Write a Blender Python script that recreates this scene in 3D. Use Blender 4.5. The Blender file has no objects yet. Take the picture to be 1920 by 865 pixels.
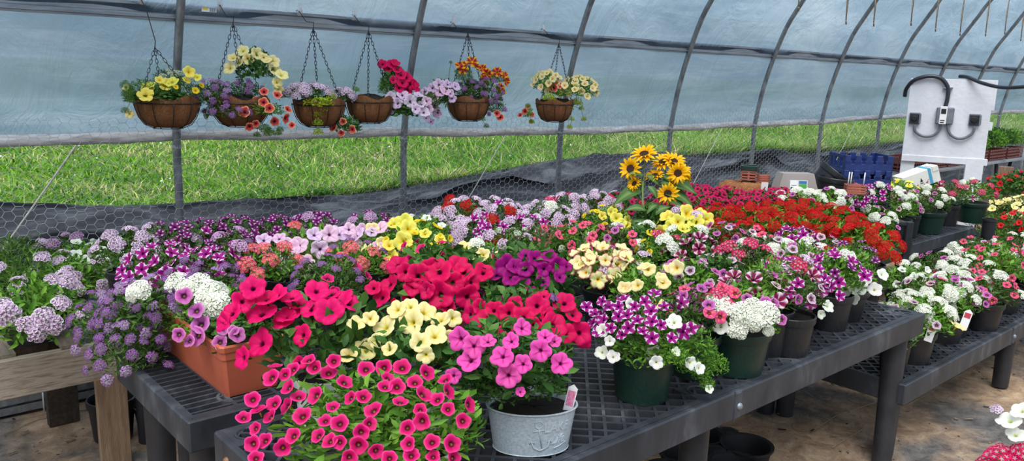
import bpy, bmesh, math, random
import numpy as np
from mathutils import Vector, Matrix, Quaternion

random.seed(7)
RNG = np.random.default_rng(11)
SC = bpy.context.scene
COL = SC.collection
PI = math.pi

# ------------------------------------------------------------------ camera
EYE = 1.68
FPX = 1500.0
def _n(v): return v / np.linalg.norm(v)
_X = _n(np.array([1740, -246.5, FPX]))
_Y = np.array([-1360, -332.5, FPX]); _Y = _n(_Y - _X * (_X @ _Y) / 1.0)
_Z = np.cross(_Y, _X)
if _Z[1] > 0: _Z = -_Z
CAMPOS = np.array([0, 0, EYE])
def ray(u, v):
    d = np.array([u - 960, v - 432.5, FPX])
    return np.array([d @ _X, d @ _Y, d @ _Z])
def at_z(u, v, z):
    r = ray(u, v); return CAMPOS + r * ((z - EYE) / r[2])
def at_y(u, v, y):
    r = ray(u, v); return CAMPOS + r * (y / r[1])
def at_x(u, v, x):
    r = ray(u, v); return CAMPOS + r * (x / r[0])
FWD = np.array([_X[2], _Y[2], _Z[2]])
def depth(p): return float((np.array(p) - CAMPOS) @ FWD)

cam = bpy.data.cameras.new('camera'); cam.lens = FPX / 1920 * 36; cam.sensor_width = 36
cam.clip_start = .05; cam.clip_end = 500
co = bpy.data.objects.new('camera', cam); COL.objects.link(co)
rgt = (_X[0], _Y[0], _Z[0]); up = (-_X[1], -_Y[1], -_Z[1]); bk = tuple(-FWD)
co.matrix_world = Matrix(((rgt[0], up[0], bk[0], 0), (rgt[1], up[1], bk[1], 0), (rgt[2], up[2], bk[2], EYE), (0, 0, 0, 1)))
SC.camera = co

# ------------------------------------------------------------------ materials
def S(r, g, b, a=1.0):
    f = lambda c: (c / 255) / 12.92 if c / 255 <= .04045 else (((c / 255) + .055) / 1.055) ** 2.4
    return (f(r), f(g), f(b), a)
def S3(r, g, b): return np.array(S(r, g, b)[:3])

class NT:
    def __init__(s, name):
        s.m = bpy.data.materials.new(name); s.m.use_nodes = True
        s.t = s.m.node_tree; s.t.nodes.clear(); s.out = s.n('ShaderNodeOutputMaterial')
    def n(s, typ, **kw):
        nd = s.t.nodes.new(typ)
        for k, v in kw.items(): setattr(nd, k, v)
        return nd
    def l(s, a, b): s.t.links.new(a, b)
    def coord(s, scale=(1, 1, 1), which='Object'):
        tc = s.n('ShaderNodeTexCoord'); mp = s.n('ShaderNodeMapping'); mp.inputs['Scale'].default_value = scale
        s.l(tc.outputs[which], mp.inputs[0]); return mp.outputs[0]
    def noise(s, vec, scale, detail=4, rough=.55, dist=0):
        nd = s.n('ShaderNodeTexNoise'); nd.inputs['Scale'].default_value = scale; nd.inputs['Detail'].default_value = detail
        nd.inputs['Roughness'].default_value = rough; nd.inputs['Distortion'].default_value = dist
        s.l(vec, nd.inputs['Vector']); return nd.outputs['Fac']
    def ramp(s, fac, stops):
        r = s.n('ShaderNodeValToRGB'); e = r.color_ramp.elements
        while len(e) < len(stops): e.new(.5)
        for k, (p, c) in enumerate(stops): e[k].position = p; e[k].color = c
        s.l(fac, r.inputs[0]); return r.outputs[0]
    def mix(s, fac, a, b, typ='MIX'):
        m = s.n('ShaderNodeMixRGB', blend_type=typ)
        for i, v in ((0, fac), (1, a), (2, b)):
            if hasattr(v, 'is_output') or hasattr(v, 'links'): s.l(v, m.inputs[i])
            else: m.inputs[i].default_value = v
        return m.outputs[0]
    def bump(s, h, strength=.3, dist=.01):
        b = s.n('ShaderNodeBump'); b.inputs['Strength'].default_value = strength; b.inputs['Distance'].default_value = dist
        s.l(h, b.inputs['Height']); return b.outputs[0]
    def bsdf(s, color=None, rough=.5, metal=0, normal=None, spec=.5):
        p = s.n('ShaderNodeBsdfPrincipled')
        if color is not None:
            if hasattr(color, 'links'): s.l(color, p.inputs['Base Color'])
            else: p.inputs['Base Color'].default_value = color
        if hasattr(rough, 'links'): s.l(rough, p.inputs['Roughness'])
        else: p.inputs['Roughness'].default_value = rough
        p.inputs['Metallic'].default_value = metal
        p.inputs['Specular IOR Level'].default_value = spec
        if normal is not None: s.l(normal, p.inputs['Normal'])
        return p
    def done(s, sh): s.l(sh, s.out.inputs[0]); return s.m

def mottled(name, c1, c2, scale=8, rough=.5, metal=0, bump=.2, dist=.004, stretch=(1, 1, 1), spec=.5, c3=None):
    t = NT(name); v = t.coord(stretch); f = t.noise(v, scale, 6, .6)
    st = [(.3, c1), (.7, c2)] if c3 is None else [(.3, c1), (.55, c2), (.68, c3)]
    c = t.ramp(f, st); f2 = t.noise(v, scale * 6, 3)
    return t.done(t.bsdf(c, rough, metal, t.bump(f2, bump, dist), spec).outputs[0])

def petal_material(name, trans=.3, rough=.55):
    t = NT(name); a = t.n('ShaderNodeAttribute'); a.attribute_name = 'Col'
    p = t.bsdf(a.outputs['Color'], rough, spec=.2); tr = t.n('ShaderNodeBsdfTranslucent'); t.l(a.outputs['Color'], tr.inputs[0])
    m = t.n('ShaderNodeMixShader'); m.inputs[0].default_value = trans; t.l(p.outputs[0], m.inputs[1]); t.l(tr.outputs[0], m.inputs[2])
    return t.done(m.outputs[0])
M_PETAL = petal_material('petal'); M_LEAF = petal_material('leaf', .3, .45)

M = {}
M['green_pot'] = mottled('green_pot', S(16, 44, 36), S(28, 58, 48), 14, .38, bump=.1)
M['black_pot'] = mottled('black_pot', S(22, 23, 26), S(38, 40, 44), 10, .42, bump=.1)
M['white_pot'] = mottled('white_pot', S(205, 208, 208), S(232, 234, 232), 8, .4, bump=.05)
M['terracotta'] = mottled('terracotta_plastic', S(176, 88, 62), S(196, 104, 76), 5, .5, bump=.08)
M['soil'] = mottled('potting_soil', S(20, 15, 12), S(52, 42, 36), 60, .95, bump=1, dist=.01, c3=S(96, 84, 74))
M['bench'] = mottled('black_bench_plastic', S(34, 38, 44), S(54, 58, 65), 9, .5, bump=.15, c3=S(82, 86, 92), stretch=(1, 1, .4))
M['leg'] = mottled('black_leg_plastic', S(30, 32, 36), S(50, 52, 58), 9, .48, bump=.12)
M['dark'] = mottled('black_rubber', S(12, 12, 14), S(24, 24, 28), 9, .6, bump=.1)
M['galv'] = mottled('galvanized_steel', S(105, 110, 114), S(160, 165, 168), 22, .42, .55, bump=.1, stretch=(1, 1, .5))
M['galv_dark'] = mottled('weathered_steel', S(104, 110, 118), S(150, 157, 164), 10, .5, .4, bump=.15, stretch=(.25, 1, 2), c3=S(140, 140, 138))
M['wire'] = mottled('galvanized_wire', S(160, 165, 168), S(205, 208, 208), 20, .5, .1, bump=0)
M['chain'] = mottled('dark_chain', S(40, 44, 50), S(80, 84, 90), 30, .4, .7, bump=0)
M['basket_wire'] = mottled('black_basket_wire', S(14, 14, 14), S(28, 28, 28), 30, .5, bump=0)
M['rope'] = mottled('white_rope', S(185, 180, 170), S(220, 216, 208), 60, .9, bump=.3)
M['brown_string'] = mottled('brown_string', S(120, 105, 88), S(160, 145, 122), 60, .9, bump=.3)
M['wood'] = mottled('weathered_wood', S(118, 104, 92), S(176, 162, 146), 9, .85, bump=.6, stretch=(1.2, 8, 12), c3=S(160, 148, 134))
M['wood_v'] = mottled('brown_board_wood', S(110, 88, 68), S(148, 124, 100), 6, .85, bump=.6, stretch=(10, 10, 1.2))
M['wood_dark'] = mottled('dark_pallet_wood', S(46, 38, 32), S(76, 64, 54), 7, .9, bump=.6, stretch=(9, 1.2, 9))
M['slat'] = mottled('grey_slat_wood', S(104, 94, 82), S(150, 138, 122), 7, .85, bump=.6, stretch=(9, 1.2, 9))
M['white_paint'] = mottled('white_painted_board', S(208, 210, 218), S(228, 230, 236), 4, .55, bump=.5, dist=.006)
M['blue'] = mottled('blue_tray_plastic', S(20, 38, 92), S(30, 52, 116), 10, .42, bump=.1)
M['brown_crate'] = mottled('brown_crate_plastic', S(92, 42, 36), S(122, 60, 50), 12, .55, bump=.1)
M['brick_crate'] = mottled('brick_tray_plastic', S(150, 82, 66), S(176, 104, 84), 12, .55, bump=.1)
M['taupe'] = mottled('taupe_plastic', S(146, 137, 133), S(160, 152, 147), 6, .45, bump=.05)
M['offwhite'] = mottled('offwhite_card', S(210, 210, 202), S(230, 229, 220), 6, .6, bump=.1)
M['conduit'] = mottled('grey_conduit', S(92, 98, 106), S(112, 118, 126), 20, .4, bump=0)
M['outlet_grey'] = mottled('grey_outlet_plastic', S(104, 108, 116), S(122, 126, 134), 20, .4, bump=0)
M['outlet_black'] = mottled('black_outlet_face', S(34, 38, 46), S(48, 52, 60), 20, .35, bump=0)
M['black'] = mottled('flat_black', S(16, 16, 18), S(22, 22, 24), 20, .6, bump=0)
M['label_white'] = mottled('label_white', S(225, 226, 228), S(238, 238, 238), 10, .5, bump=0)
M['label_red'] = mottled('label_red', S(170, 40, 60), S(200, 70, 90), 90, .5, bump=0)
M['label_pink'] = mottled('label_pink', S(205, 60, 120), S(240, 170, 200), 120, .5, bump=0)
M['label_green'] = mottled('label_green', S(70, 160, 60), S(90, 180, 70), 10, .5, bump=0)
M['label_blue'] = mottled('label_blue', S(50, 100, 160), S(60, 120, 180), 10, .5, bump=0)
M['label_yellow'] = mottled('label_yellow', S(215, 190, 40), S(228, 205, 60), 10, .5, bump=0)
M['stripe_blue'] = mottled('stripe_blue', S(60, 150, 185), S(80, 165, 200), 10, .5, bump=0)
M['film_scrap'] = mottled('white_plastic_tie', S(190, 194, 200), S(225, 228, 232), 20, .5, bump=.4)
M['stem'] = mottled('green_stem', S(90, 120, 60), S(120, 150, 84), 20, .6, bump=0)
M['rust'] = mottled('rusty_bolt', S(120, 84, 58), S(150, 112, 84), 40, .6, .4, bump=.2)
M['bark'] = mottled('grey_brown_post', S(110, 88, 70), S(150, 126, 104), 8, .9, bump=.6, stretch=(6, 6, 1))

def tin_material():
    t = NT('galvanized_tin'); v = t.coord((1, 1, 1.6)); f = t.noise(v, 14, 6, .65, .4)
    c = t.ramp(f, [(.3, S(160, 174, 182)), (.52, S(188, 201, 209)), (.7, S(206, 216, 222))])
    r = t.noise(v, 9, 4, .6); c = t.mix(t.ramp(r, [(.62, (0, 0, 0, 1)), (.74, (.7, .7, .7, 1))]), c, S(138, 128, 122))
    return t.done(t.bsdf(c, .45, .12, t.bump(f, .15, .004)).outputs[0])
M['tin'] = tin_material()

def coir_material():
    t = NT('coconut_coir'); v = t.coord((1, 1, 1)); f = t.noise(v, 26, 8, .75, 2.5); g = t.noise(v, 7, 3)
    c = t.ramp(f, [(.32, S(96, 60, 36)), (.5, S(158, 106, 70)), (.68, S(205, 156, 112))])
    c = t.mix(t.ramp(g, [(.4, (0, 0, 0, 1)), (.7, (.5, .5, .5, 1))]), c, S(138, 88, 56))
    return t.done(t.bsdf(c, .95, 0, t.bump(f, 1, .012), .1).outputs[0])
M['coir'] = coir_material()

def film_material():
    t = NT('greenhouse_film'); v = t.coord((.35, 1, 1)); f = t.noise(v, 1.3, 5, .6, .8)
    st = t.noise(t.coord((.25, .6, 2.6)), 2.4, 7, .7, 1.6)
    c = t.ramp(f, [(.30, S(140, 164, 182)), (.5, S(168, 189, 205)), (.72, S(202, 216, 227))])
    c = t.mix(t.ramp(st, [(.5, (0, 0, 0, 1)), (.78, (.45, .45, .45, 1))]), c, S(226, 234, 241))
    w = t.noise(t.coord((.8, 1, .35)), 3.5, 6, .6, 1.2)
    nb = t.bump(w, .6, .05)
    tr = t.n('ShaderNodeBsdfTranslucent'); t.l(c, tr.inputs[0]); t.l(nb, tr.inputs['Normal'])
    tp = t.n('ShaderNodeBsdfTransparent'); tp.inputs[0].default_value = S(238, 244, 248)
    rf = t.n('ShaderNodeBsdfRefraction'); rf.inputs['IOR'].default_value = 1.0; rf.inputs['Roughness'].default_value = .5
    gl = t.n('ShaderNodeBsdfGlossy'); gl.inputs['Roughness'].default_value = .25; t.l(nb, gl.inputs['Normal'])
    m1 = t.n('ShaderNodeMixShader'); m1.inputs[0].default_value = .07; t.l(tr.outputs[0], m1.inputs[1]); t.l(tp.outputs[0], m1.inputs[2])
    m2 = t.n('ShaderNodeMixShader'); m2.inputs[0].default_value = .05; t.l(m1.outputs[0], m2.inputs[1]); t.l(gl.outputs[0], m2.inputs[2])
    return t.done(m2.outputs[0])
M['film'] = film_material()

def roll_material():
    t = NT('rolled_film'); v = t.coord((1.2, 9, 9)); f = t.noise(v, 5, 6, .65, 1.0)
    c = t.ramp(f, [(.3, S(170, 163, 160)), (.5, S(212, 208, 206)), (.7, S(244, 244, 245))])
    return t.done(t.bsdf(c, .4, 0, t.bump(f, .5, .012)).outputs[0])
M['roll'] = roll_material()

def floor_material():
    t = NT('weed_cloth_floor'); v = t.coord()
    f = t.noise(v, 1.1, 7, .62, .5); g = t.noise(v, 9, 8, .7, .6); h = t.noise(v, 60, 3, .7)
    cloth = t.ramp(g, [(.35, S(66, 66, 68)), (.6, S(112, 108, 104))])
    dirt = t.ramp(g, [(.3, S(120, 96, 76)), (.5, S(164, 138, 112)), (.72, S(206, 180, 148))])
    c = t.mix(t.ramp(f, [(.40, (0, 0, 0, 1)), (.50, (.75, .75, .75, 1)), (.62, (1, 1, 1, 1))]), cloth, dirt)
    c = t.mix(t.ramp(h, [(.60, (0, 0, 0, 1)), (.68, (.6, .6, .6, 1))]), c, S(48, 38, 30))
    return t.done(t.bsdf(c, .85, 0, t.bump(g, .5, .02), .25).outputs[0])
M['floor'] = floor_material()

def cloth_material():
    t = NT('black_weed_cloth'); v = t.coord((.35, 1.6, 1.6)); f = t.noise(v, 2.6, 7, .65, 1.2); g = t.noise(v, 130, 2)
    c = t.ramp(f, [(.36, S(24, 27, 34)), (.5, S(42, 46, 54)), (.66, S(86, 91, 96))])
    return t.done(t.bsdf(c, .62, 0, t.bump(g, .2, .003), .25).outputs[0])
M['cloth'] = cloth_material()

def field_material():
    t = NT('field_soil_and_grass'); v = t.coord(); f = t.noise(v, 1.2, 6, .6); g = t.noise(v, 18, 5, .7)
    c = t.ramp(g, [(.3, S(70, 110, 30)), (.5, S(110, 150, 50)), (.7, S(150, 165, 90))])
    c = t.mix(t.ramp(f, [(.5, (0, 0, 0, 1)), (.7, (.6, .6, .6, 1))]), c, S(165, 160, 105))
    return t.done(t.bsdf(c, .9, 0, t.bump(g, 1, .05), .1).outputs[0])
M['field'] = field_material()

# ------------------------------------------------------------------ object helpers
def link(o, parent=None, loc=None, rot=None):
    COL.objects.link(o)
    if parent is not None: o.parent = parent
    if loc is not None: o.location = loc
    if rot is not None: o.rotation_euler = rot
    return o
def tag(o, label=None, cat=None, group=None, kind=None):
    if label: o['label'] = label
    if cat: o['category'] = cat
    if group: o['group'] = group
    if kind: o['kind'] = kind
    return o
def empty(name, loc, label, cat, group=None, rz=0):
    o = bpy.data.objects.new(name, None); o.empty_display_size = .1
    link(o, None, tuple(loc), (0, 0, rz)); return tag(o, label, cat, group)
def obj(name, me, parent=None, loc=None, rot=None):
    return link(bpy.data.objects.new(name, me), parent, loc, rot)

class MB:
    """collects shapes into one mesh"""
    def __init__(s): s.v = []; s.f = []; s.mi = []; s.k = 0
    def add(s, vs, fs, mi=None):
        b = len(s.v); s.v += [tuple(map(float, p)) for p in vs]; s.f += [tuple(b + i for i in f) for f in fs]
        s.mi += [s.k if mi is None else mi] * len(fs); return s
    def box(s, x0, y0, z0, x1, y1, z1, mat=None):
        vs = [(x, y, z) for x in (x0, x1) for y in (y0, y1) for z in (z0, z1)]
        if mat is not None: vs = [mat @ Vector(p) for p in vs]
        return s.add(vs, [(0, 1, 3, 2), (4, 6, 7, 5), (0, 4, 5, 1), (2, 3, 7, 6), (0, 2, 6, 4), (1, 5, 7, 3)])
    def cbox(s, c, size, rz=0, mat=None):
        m = Matrix.Translation(Vector(c)) @ Matrix.Rotation(rz, 4, 'Z')
        if mat is not None: m = Matrix.Translation(Vector(c)) @ mat
        h = [q / 2 for q in size]; return s.box(-h[0], -h[1], -h[2], h[0], h[1], h[2], m)
    def bevbox(s, x0, y0, z0, x1, y1, z1, b, mat=None):
        """box with chamfered edges"""
        vs = []; idx = {}
        for i, x in enumerate((x0, x1)):
            for j, y in enumerate((y0, y1)):
                for k, z in enumerate((z0, z1)):
                    sx = b if i == 0 else -b; sy = b if j == 0 else -b; sz = b if k == 0 else -b
                    for ax, p in ((0, (x, y + sy, z + sz)), (1, (x + sx, y, z + sz)), (2, (x + sx, y + sy, z))):
                        idx[(i, j, k, ax)] = len(vs); vs.append(p)
        fs = []
        for i in (0, 1): fs.append([idx[(i, j, k, 0)] for j, k in ((0, 0), (0, 1), (1, 1), (1, 0))])
        for j in (0, 1): fs.append([idx[(i, j, k, 1)] for i, k in ((0, 0), (0, 1), (1, 1), (1, 0))])
        for k in (0, 1): fs.append([idx[(i, j, k, 2)] for i, j in ((0, 0), (0, 1), (1, 1), (1, 0))])
        for i in (0, 1):
            for j in (0, 1): fs.append([idx[(i, j, 0, 0)], idx[(i, j, 1, 0)], idx[(i, j, 1, 1)], idx[(i, j, 0, 1)]])
        for i in (0, 1):
            for k in (0, 1): fs.append([idx[(i, 0, k, 0)], idx[(i, 1, k, 0)], idx[(i, 1, k, 2)], idx[(i, 0, k, 2)]])
        for j in (0, 1):
            for k in (0, 1): fs.append([idx[(0, j, k, 1)], idx[(1, j, k, 1)], idx[(1, j, k, 2)], idx[(0, j, k, 2)]])
        for i in (0, 1):
            for j in (0, 1):
                for k in (0, 1): fs.append([idx[(i, j, k, a)] for a in (0, 1, 2)])
        if mat is not None: vs = [mat @ Vector(p) for p in vs]
        return s.add(vs, fs)
    def tube(s, pts, r, n=8, cap=True):
        pts = [Vector(p) for p in pts]; rs = r if isinstance(r, (list, tuple)) else [r] * len(pts)
        vs = []; prev = None
        for i, p in enumerate(pts):
            d = (pts[min(i + 1, len(pts) - 1)] - pts[max(i - 1, 0)]).normalized()
            if prev is None: a = d.orthogonal().normalized()
            else: a = (prev - d * prev.dot(d)); a = a.normalized() if a.length > 1e-6 else d.orthogonal().normalized()
            prev = a; b = d.cross(a)
            vs += [p + (a * math.cos(t) + b * math.sin(t)) * rs[i] for t in [2 * PI * k / n for k in range(n)]]
        fs = [(i * n + k, i * n + (k + 1) % n, (i + 1) * n + (k + 1) % n, (i + 1) * n + k) for i in range(len(pts) - 1) for k in range(n)]
        if cap: fs += [tuple(range(n))[::-1], tuple((len(pts) - 1) * n + k for k in range(n))]
        return s.add(vs, fs)
    def lathe(s, prof, n=24, sx=1, sy=1, c=(0, 0, 0), cap0=False, cap1=False, mat=None):
        vs = [(c[0] + r * sx * math.cos(2 * PI * k / n), c[1] + r * sy * math.sin(2 * PI * k / n), c[2] + z) for r, z in prof for k in range(n)]
        if mat is not None: vs = [mat @ Vector(p) for p in vs]
        fs = [(i * n + k, i * n + (k + 1) % n, (i + 1) * n + (k + 1) % n, (i + 1) * n + k) for i in range(len(prof) - 1) for k in range(n)]
        if cap0: fs.append(tuple(range(n))[::-1])
        if cap1: fs.append(tuple((len(prof) - 1) * n + k for k in range(n)))
        return s.add(vs, fs)
    def mesh(s, name, mats, smooth=False, auto=None):
        me = bpy.data.meshes.new(name); me.from_pydata(s.v, [], s.f)
        for m in (mats if isinstance(mats, (list, tuple)) else [mats]): me.materials.append(m)
        me.polygons.foreach_set('material_index', s.mi)
        if smooth: me.polygons.foreach_set('use_smooth', [True] * len(s.f))
        me.update()
        if auto is not None: me.set_sharp_from_angle(angle=math.radians(auto))
        return me
    def build(s, name, mats, parent=None, loc=None, rot=None, smooth=False, auto=None):
        return obj(name, s.mesh(name, mats, smooth, auto), parent, loc, rot)

def np_mesh(name, verts, faces_flat, sizes, mat, col=None, smooth=False):
    me = bpy.data.meshes.new(name); nv = len(verts)
    me.vertices.add(nv); me.vertices.foreach_set('co', np.asarray(verts, dtype=np.float32).ravel())
    me.loops.add(len(faces_flat)); me.loops.foreach_set('vertex_index', np.asarray(faces_flat, dtype=np.int32).ravel())
    me.polygons.add(len(sizes)); st = np.concatenate(([0], np.cumsum(sizes)[:-1])).astype(np.int32)
    me.polygons.foreach_set('loop_start', st); 
    me.polygons.foreach_set('loop_total', np.asarray(sizes, dtype=np.int32)) if False else None
    me.update(calc_edges=True); me.validate()
    if smooth: me.polygons.foreach_set('use_smooth', np.ones(len(sizes), dtype=bool))
    me.materials.append(mat)
    if col is not None:
        a = me.color_attributes.new(name='Col', type='FLOAT_COLOR', domain='POINT')
        c = np.ones((nv, 4), dtype=np.float32); c[:, :3] = col; a.data.foreach_set('color', c.ravel())
    return me

# ------------------------------------------------------------------ blooms
def lerp(a, b, t): return a + (b - a) * t
def sst(a, b, x): t = min(1, max(0, (x - a) / (b - a))); return t * t * (3 - 2 * t)
GREEN = S3(110, 150, 60); YEL = S3(225, 195, 40)
def c_solid(col, throat, tr=.2, vein=None, vs=.5, core=None, rim=None):
    def f(r, c5, rnd):
        c = col.copy()
        if rim is not None: c = lerp(c, rim, sst(.72, .95, r))
        if vein is not None:
            k = max(0, c5 ** 3 if c5 > 0 else 0) * (1 - sst(.35, .95, r)) * vs; c = lerp(c, vein, k)
        c = lerp(throat, c, sst(tr * .75, tr * 1.5, r))
        if core is not None: c = lerp(core, c, sst(.04, tr * .42, r))
        return c
    return f
def c_star(col, edge, throat, wide=.2):   # white wedges between the petal centres, widening to the rim
    def f(r, c5, rnd):
        t = sst(.0, .3, -c5 + (r - 1) * 1.9 - .0); c = lerp(col, edge, t * sst(.35, .6, r))
        return lerp(throat, c, sst(.12, .22, r))
    return f
def c_stripe(col, band, throat):          # pale band down each petal
    def f(r, c5, rnd):
        c = lerp(col, band, sst(.45, .85, c5 + (r - .6) * .9)); return lerp(throat, c, sst(.15, .32, r))
    return f
def c_edge(col, edge, throat):            # coloured rim
    def f(r, c5, rnd):
        c = lerp(col, edge, sst(.80, .97, r + .06 * rnd)); return lerp(throat, c, sst(.12, .35, r))
    return f

def petunia_mesh(name, cf, rng, nth=30, tube=.9, notch=.10, ruf=.07, calyx=True, cup=0.0, sepal=GREEN):
    rho = [.03, .10, .16, .22, .30, .45, .62, .78, .90, 1.0]
    zz = [-tube, -.55 * tube, -.34 * tube, -.22, -.10, .0, .08, .12, .12, .08]
    rr = [.05, .07, .10, .15, .26, .45, .64, .80, .91, 1.0]
    ph = rng.random() * 6.28; amp = .7 + .6 * rng.random(); lean = .12 * (rng.random() - .5)
    vs = []; cs = []
    tint = 1 + .14 * (rng.random(3) - .5) + .10 * (rng.random() - .5)
    for i, (a, r, z) in enumerate(zip(rho, rr, zz)):
        for k in range(nth):
            th = 2 * PI * k / nth; c5 = math.cos(5 * th)
            rad = r * (1 - notch * 1.7 * sst(.4, 1, r) * (1 - abs(math.cos(2.5 * th))) ** 1.5) * (1 + .05 * math.sin(3 * th + ph))
            h = z + cup * r * r + ruf * amp * sst(.35, 1, r) * (math.sin(5 * th + ph * .2 + 1.5) * .7 + .9 * math.sin(2 * th + ph) + .35 * math.sin(9 * th + 2 * ph)) + lean * r * math.cos(th + ph)
            if r > .2: h += -.06 * (1 - c5) / 2 - .045 * max(0, c5) ** 6 * sst(.2, .4, r)
            vs.append((rad * math.cos(th), rad * math.sin(th), h)); cs.append(np.clip(cf(r, c5, rng.random() - .5) * tint, 0, .95))
    fs = []; nr = len(rho)
    for i in range(nr - 1):
        for k in range(nth):
            fs += [i * nth + k, i * nth + (k + 1) % nth, (i + 1) * nth + (k + 1) % nth, (i + 1) * nth + k]
    sizes = [4] * ((nr - 1) * nth)
    if calyx:
        b = len(vs)
        for k in range(10):
            th = 2 * PI * k / 10; q = .16 if k % 2 == 0 else .07; zq = -tube * (.45 if k % 2 == 0 else .95)
            vs.append((q * math.cos(th), q * math.sin(th), zq)); cs.append(sepal)
        vs.append((0, 0, -tube * 1.12)); cs.append(sepal)
        for k in range(10): fs += [b + k, b + (k + 1) % 10, b + 10]; sizes.append(3)
    return np_mesh(name, np.array(vs), fs, sizes, M_PETAL, np.array(cs), True)

def cluster_mesh(name, pal, rng, n=26, fr=.30, npet=5, dome=.55, centre=None, pw=1.2, underside=GREEN):
    """a domed umbel of small flowers, unit radius; each floret npet petals"""
    vs = []; cs = []; fs = []; sz = []
    for i in range(n):
        t = (i + .5) / n; el = math.acos(1 - t * (1 - math.cos(1.35))); az = i * 2.39996 + rng.random() * .5
        d = np.array([math.sin(el) * math.cos(az), math.sin(el) * math.sin(az), math.cos(el)])
        p = np.array([d[0] * .86, d[1] * .86, d[2] * dome]) * (1 + .16 * (rng.random() - .5))
        nrm = _n(d + np.array([0, 0, .4]) + (rng.random(3) - .5) * .5)
        a = _n(np.cross(nrm, [.3, .5, .8])); b = np.cross(nrm, a); ro = rng.random() * 6.28
        base, tip, ctr = pal(rng)
        c0 = len(vs); vs.append(p - nrm * .03); cs.append(ctr)
        for k in range(npet):
            for (ang, rad, lift, cc) in ((-.30, .62, .02, lerp(base, tip, .5)), (-.36 * pw, .95, .05, tip), (0, .9, .03, tip), (.36 * pw, .95, .05, tip), (.30, .62, .02, lerp(base, tip, .5))):
                th = ro + 2 * PI * k / npet + ang * (5 / npet) * 1.35
                q = p + (a * math.cos(th) + b * math.sin(th)) * rad * fr + nrm * lift * fr * 4
                vs.append(q); cs.append(cc)
            o = c0 + 1 + 5 * k
            fs += [c0, o, o + 1, o + 2, o + 3, o + 4]; sz.append(6)
    # pedicels gathered to the stalk
    b = len(vs); vs.append((0, 0, -.75)); cs.append(underside)
    for k in range(10):
        th = 2 * PI * k / 10; vs.append((.62 * math.cos(th), .62 * math.sin(th), .12)); cs.append(underside)
    for k in range(10): fs += [b, b + 1 + (k + 1) % 10, b + 1 + k]; sz.append(3)
    return np_mesh(name, np.array(vs), fs, sz, M_PETAL, np.array(cs))

def pal2(base, tip, ctr, var=.08):
    def f(rng):
        j = 1 + (rng.random() - .5) * var * 2
        return np.clip(base * j, 0, 1), np.clip(tip * j, 0, 1), ctr
    return f

WHT = S3(240, 240, 232)
BL = {}
def reg(key, fn, n=3):
    BL[key] = [fn(key, np.random.default_rng(100 + i + 13 * len(BL))) for i in range(n + 1)]
P = petunia_mesh
reg('magenta', lambda k, g: P('petunia_magenta', c_solid(S3(226, 10, 104), S3(90, 4, 44), .17, S3(180, 0, 80), .5), g, 40))
reg('mag_red', lambda k, g: P('petunia_red_magenta', c_solid(S3(214, 6, 88), S3(80, 4, 38), .17, S3(170, 0, 66), .5), g, 36))
reg('yellow', lambda k, g: P('petunia_yellow', c_solid(S3(240, 233, 165), S3(205, 195, 60), .22, S3(222, 205, 80), .7), g, 40))
reg('yellow_strong', lambda k, g: P('petunia_strong_yellow', c_solid(S3(240, 226, 105), S3(225, 190, 30), .26, S3(232, 200, 40), .8), g, 30))
reg('pink', lambda k, g: P('petunia_pink', c_solid(S3(234, 88, 178), S3(120, 20, 80), .15, S3(190, 20, 120), 1.0), g, 40))
reg('lavender', lambda k, g: P('petunia_lavender', c_solid(S3(232, 194, 228), S3(100, 50, 110), .15, S3(176, 116, 178), .8), g, 40))
reg('lavender_pale', lambda k, g: P('petunia_pale_lavender', c_solid(S3(232, 205, 232), S3(92, 60, 100), .15, S3(190, 150, 195), .7), g, 36))
reg('violet', lambda k, g: P('petunia_violet', c_solid(S3(166, 10, 120), S3(48, 4, 60), .18, S3(110, 4, 100), .5), g, 36))
reg('white', lambda k, g: P('petunia_white', c_solid(S3(242, 243, 236), S3(215, 220, 150), .16, S3(226, 228, 205), .5), g, 30))
reg('star', lambda k, g: P('petunia_star', c_star(S3(150, 6, 122), S3(238, 228, 240), S3(50, 8, 60)), g, 30, ruf=.05))
reg('star_dark', lambda k, g: P('petunia_dark_star', c_star(S3(112, 8, 98), S3(225, 205, 230), S3(40, 6, 50)), g, 20, ruf=.05))
reg('burgundy', lambda k, g: P('petunia_burgundy_striped', c_stripe(S3(128, 6, 66), S3(235, 205, 222), S3(60, 4, 40)), g, 30, cup=.25))
reg('cream', lambda k, g: P('petunia_cream', c_edge(S3(246, 236, 176), S3(160, 40, 88), S3(236, 190, 40)), g, 40, notch=.14, ruf=.1))
reg('butter', lambda k, g: P('petunia_butter', c_solid(S3(244, 230, 168), S3(228, 186, 60), .24, S3(232, 200, 90), .6), g, 24))
reg('orange', lambda k, g: P('petunia_orange', c_stripe(S3(176, 24, 40), S3(240, 184, 30), S3(214, 150, 30)), g, 30, notch=.2))
reg('coral', lambda k, g: P('petunia_coral', c_solid(S3(214, 70, 72), S3(86, 18, 30), .26, S3(150, 20, 40), .6, rim=S3(238, 180, 130)), g, 30))
reg('calib', lambda k, g: P('calibrachoa_pink', c_solid(S3(212, 16, 104), S3(84, 4, 44), .34, None, 0, YEL, rim=S3(236, 66, 146)), g, 24, notch=.09, ruf=.05, cup=.12, tube=.75))
reg('calib_dark', lambda k, g: P('calibrachoa_dark_pink', c_solid(S3(192, 22, 84), S3(70, 4, 36), .34, None, 0, S3(150, 40, 50)), g, 15, notch=.1, tube=.7))
reg('calib_lilac', lambda k, g: P('calibrachoa_lilac', c_solid(S3(190, 92, 168), S3(66, 8, 60), .34, S3(110, 20, 100), .8, YEL, rim=S3(214, 130, 190)), g, 24, notch=.08, ruf=.04, tube=.7))
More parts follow.
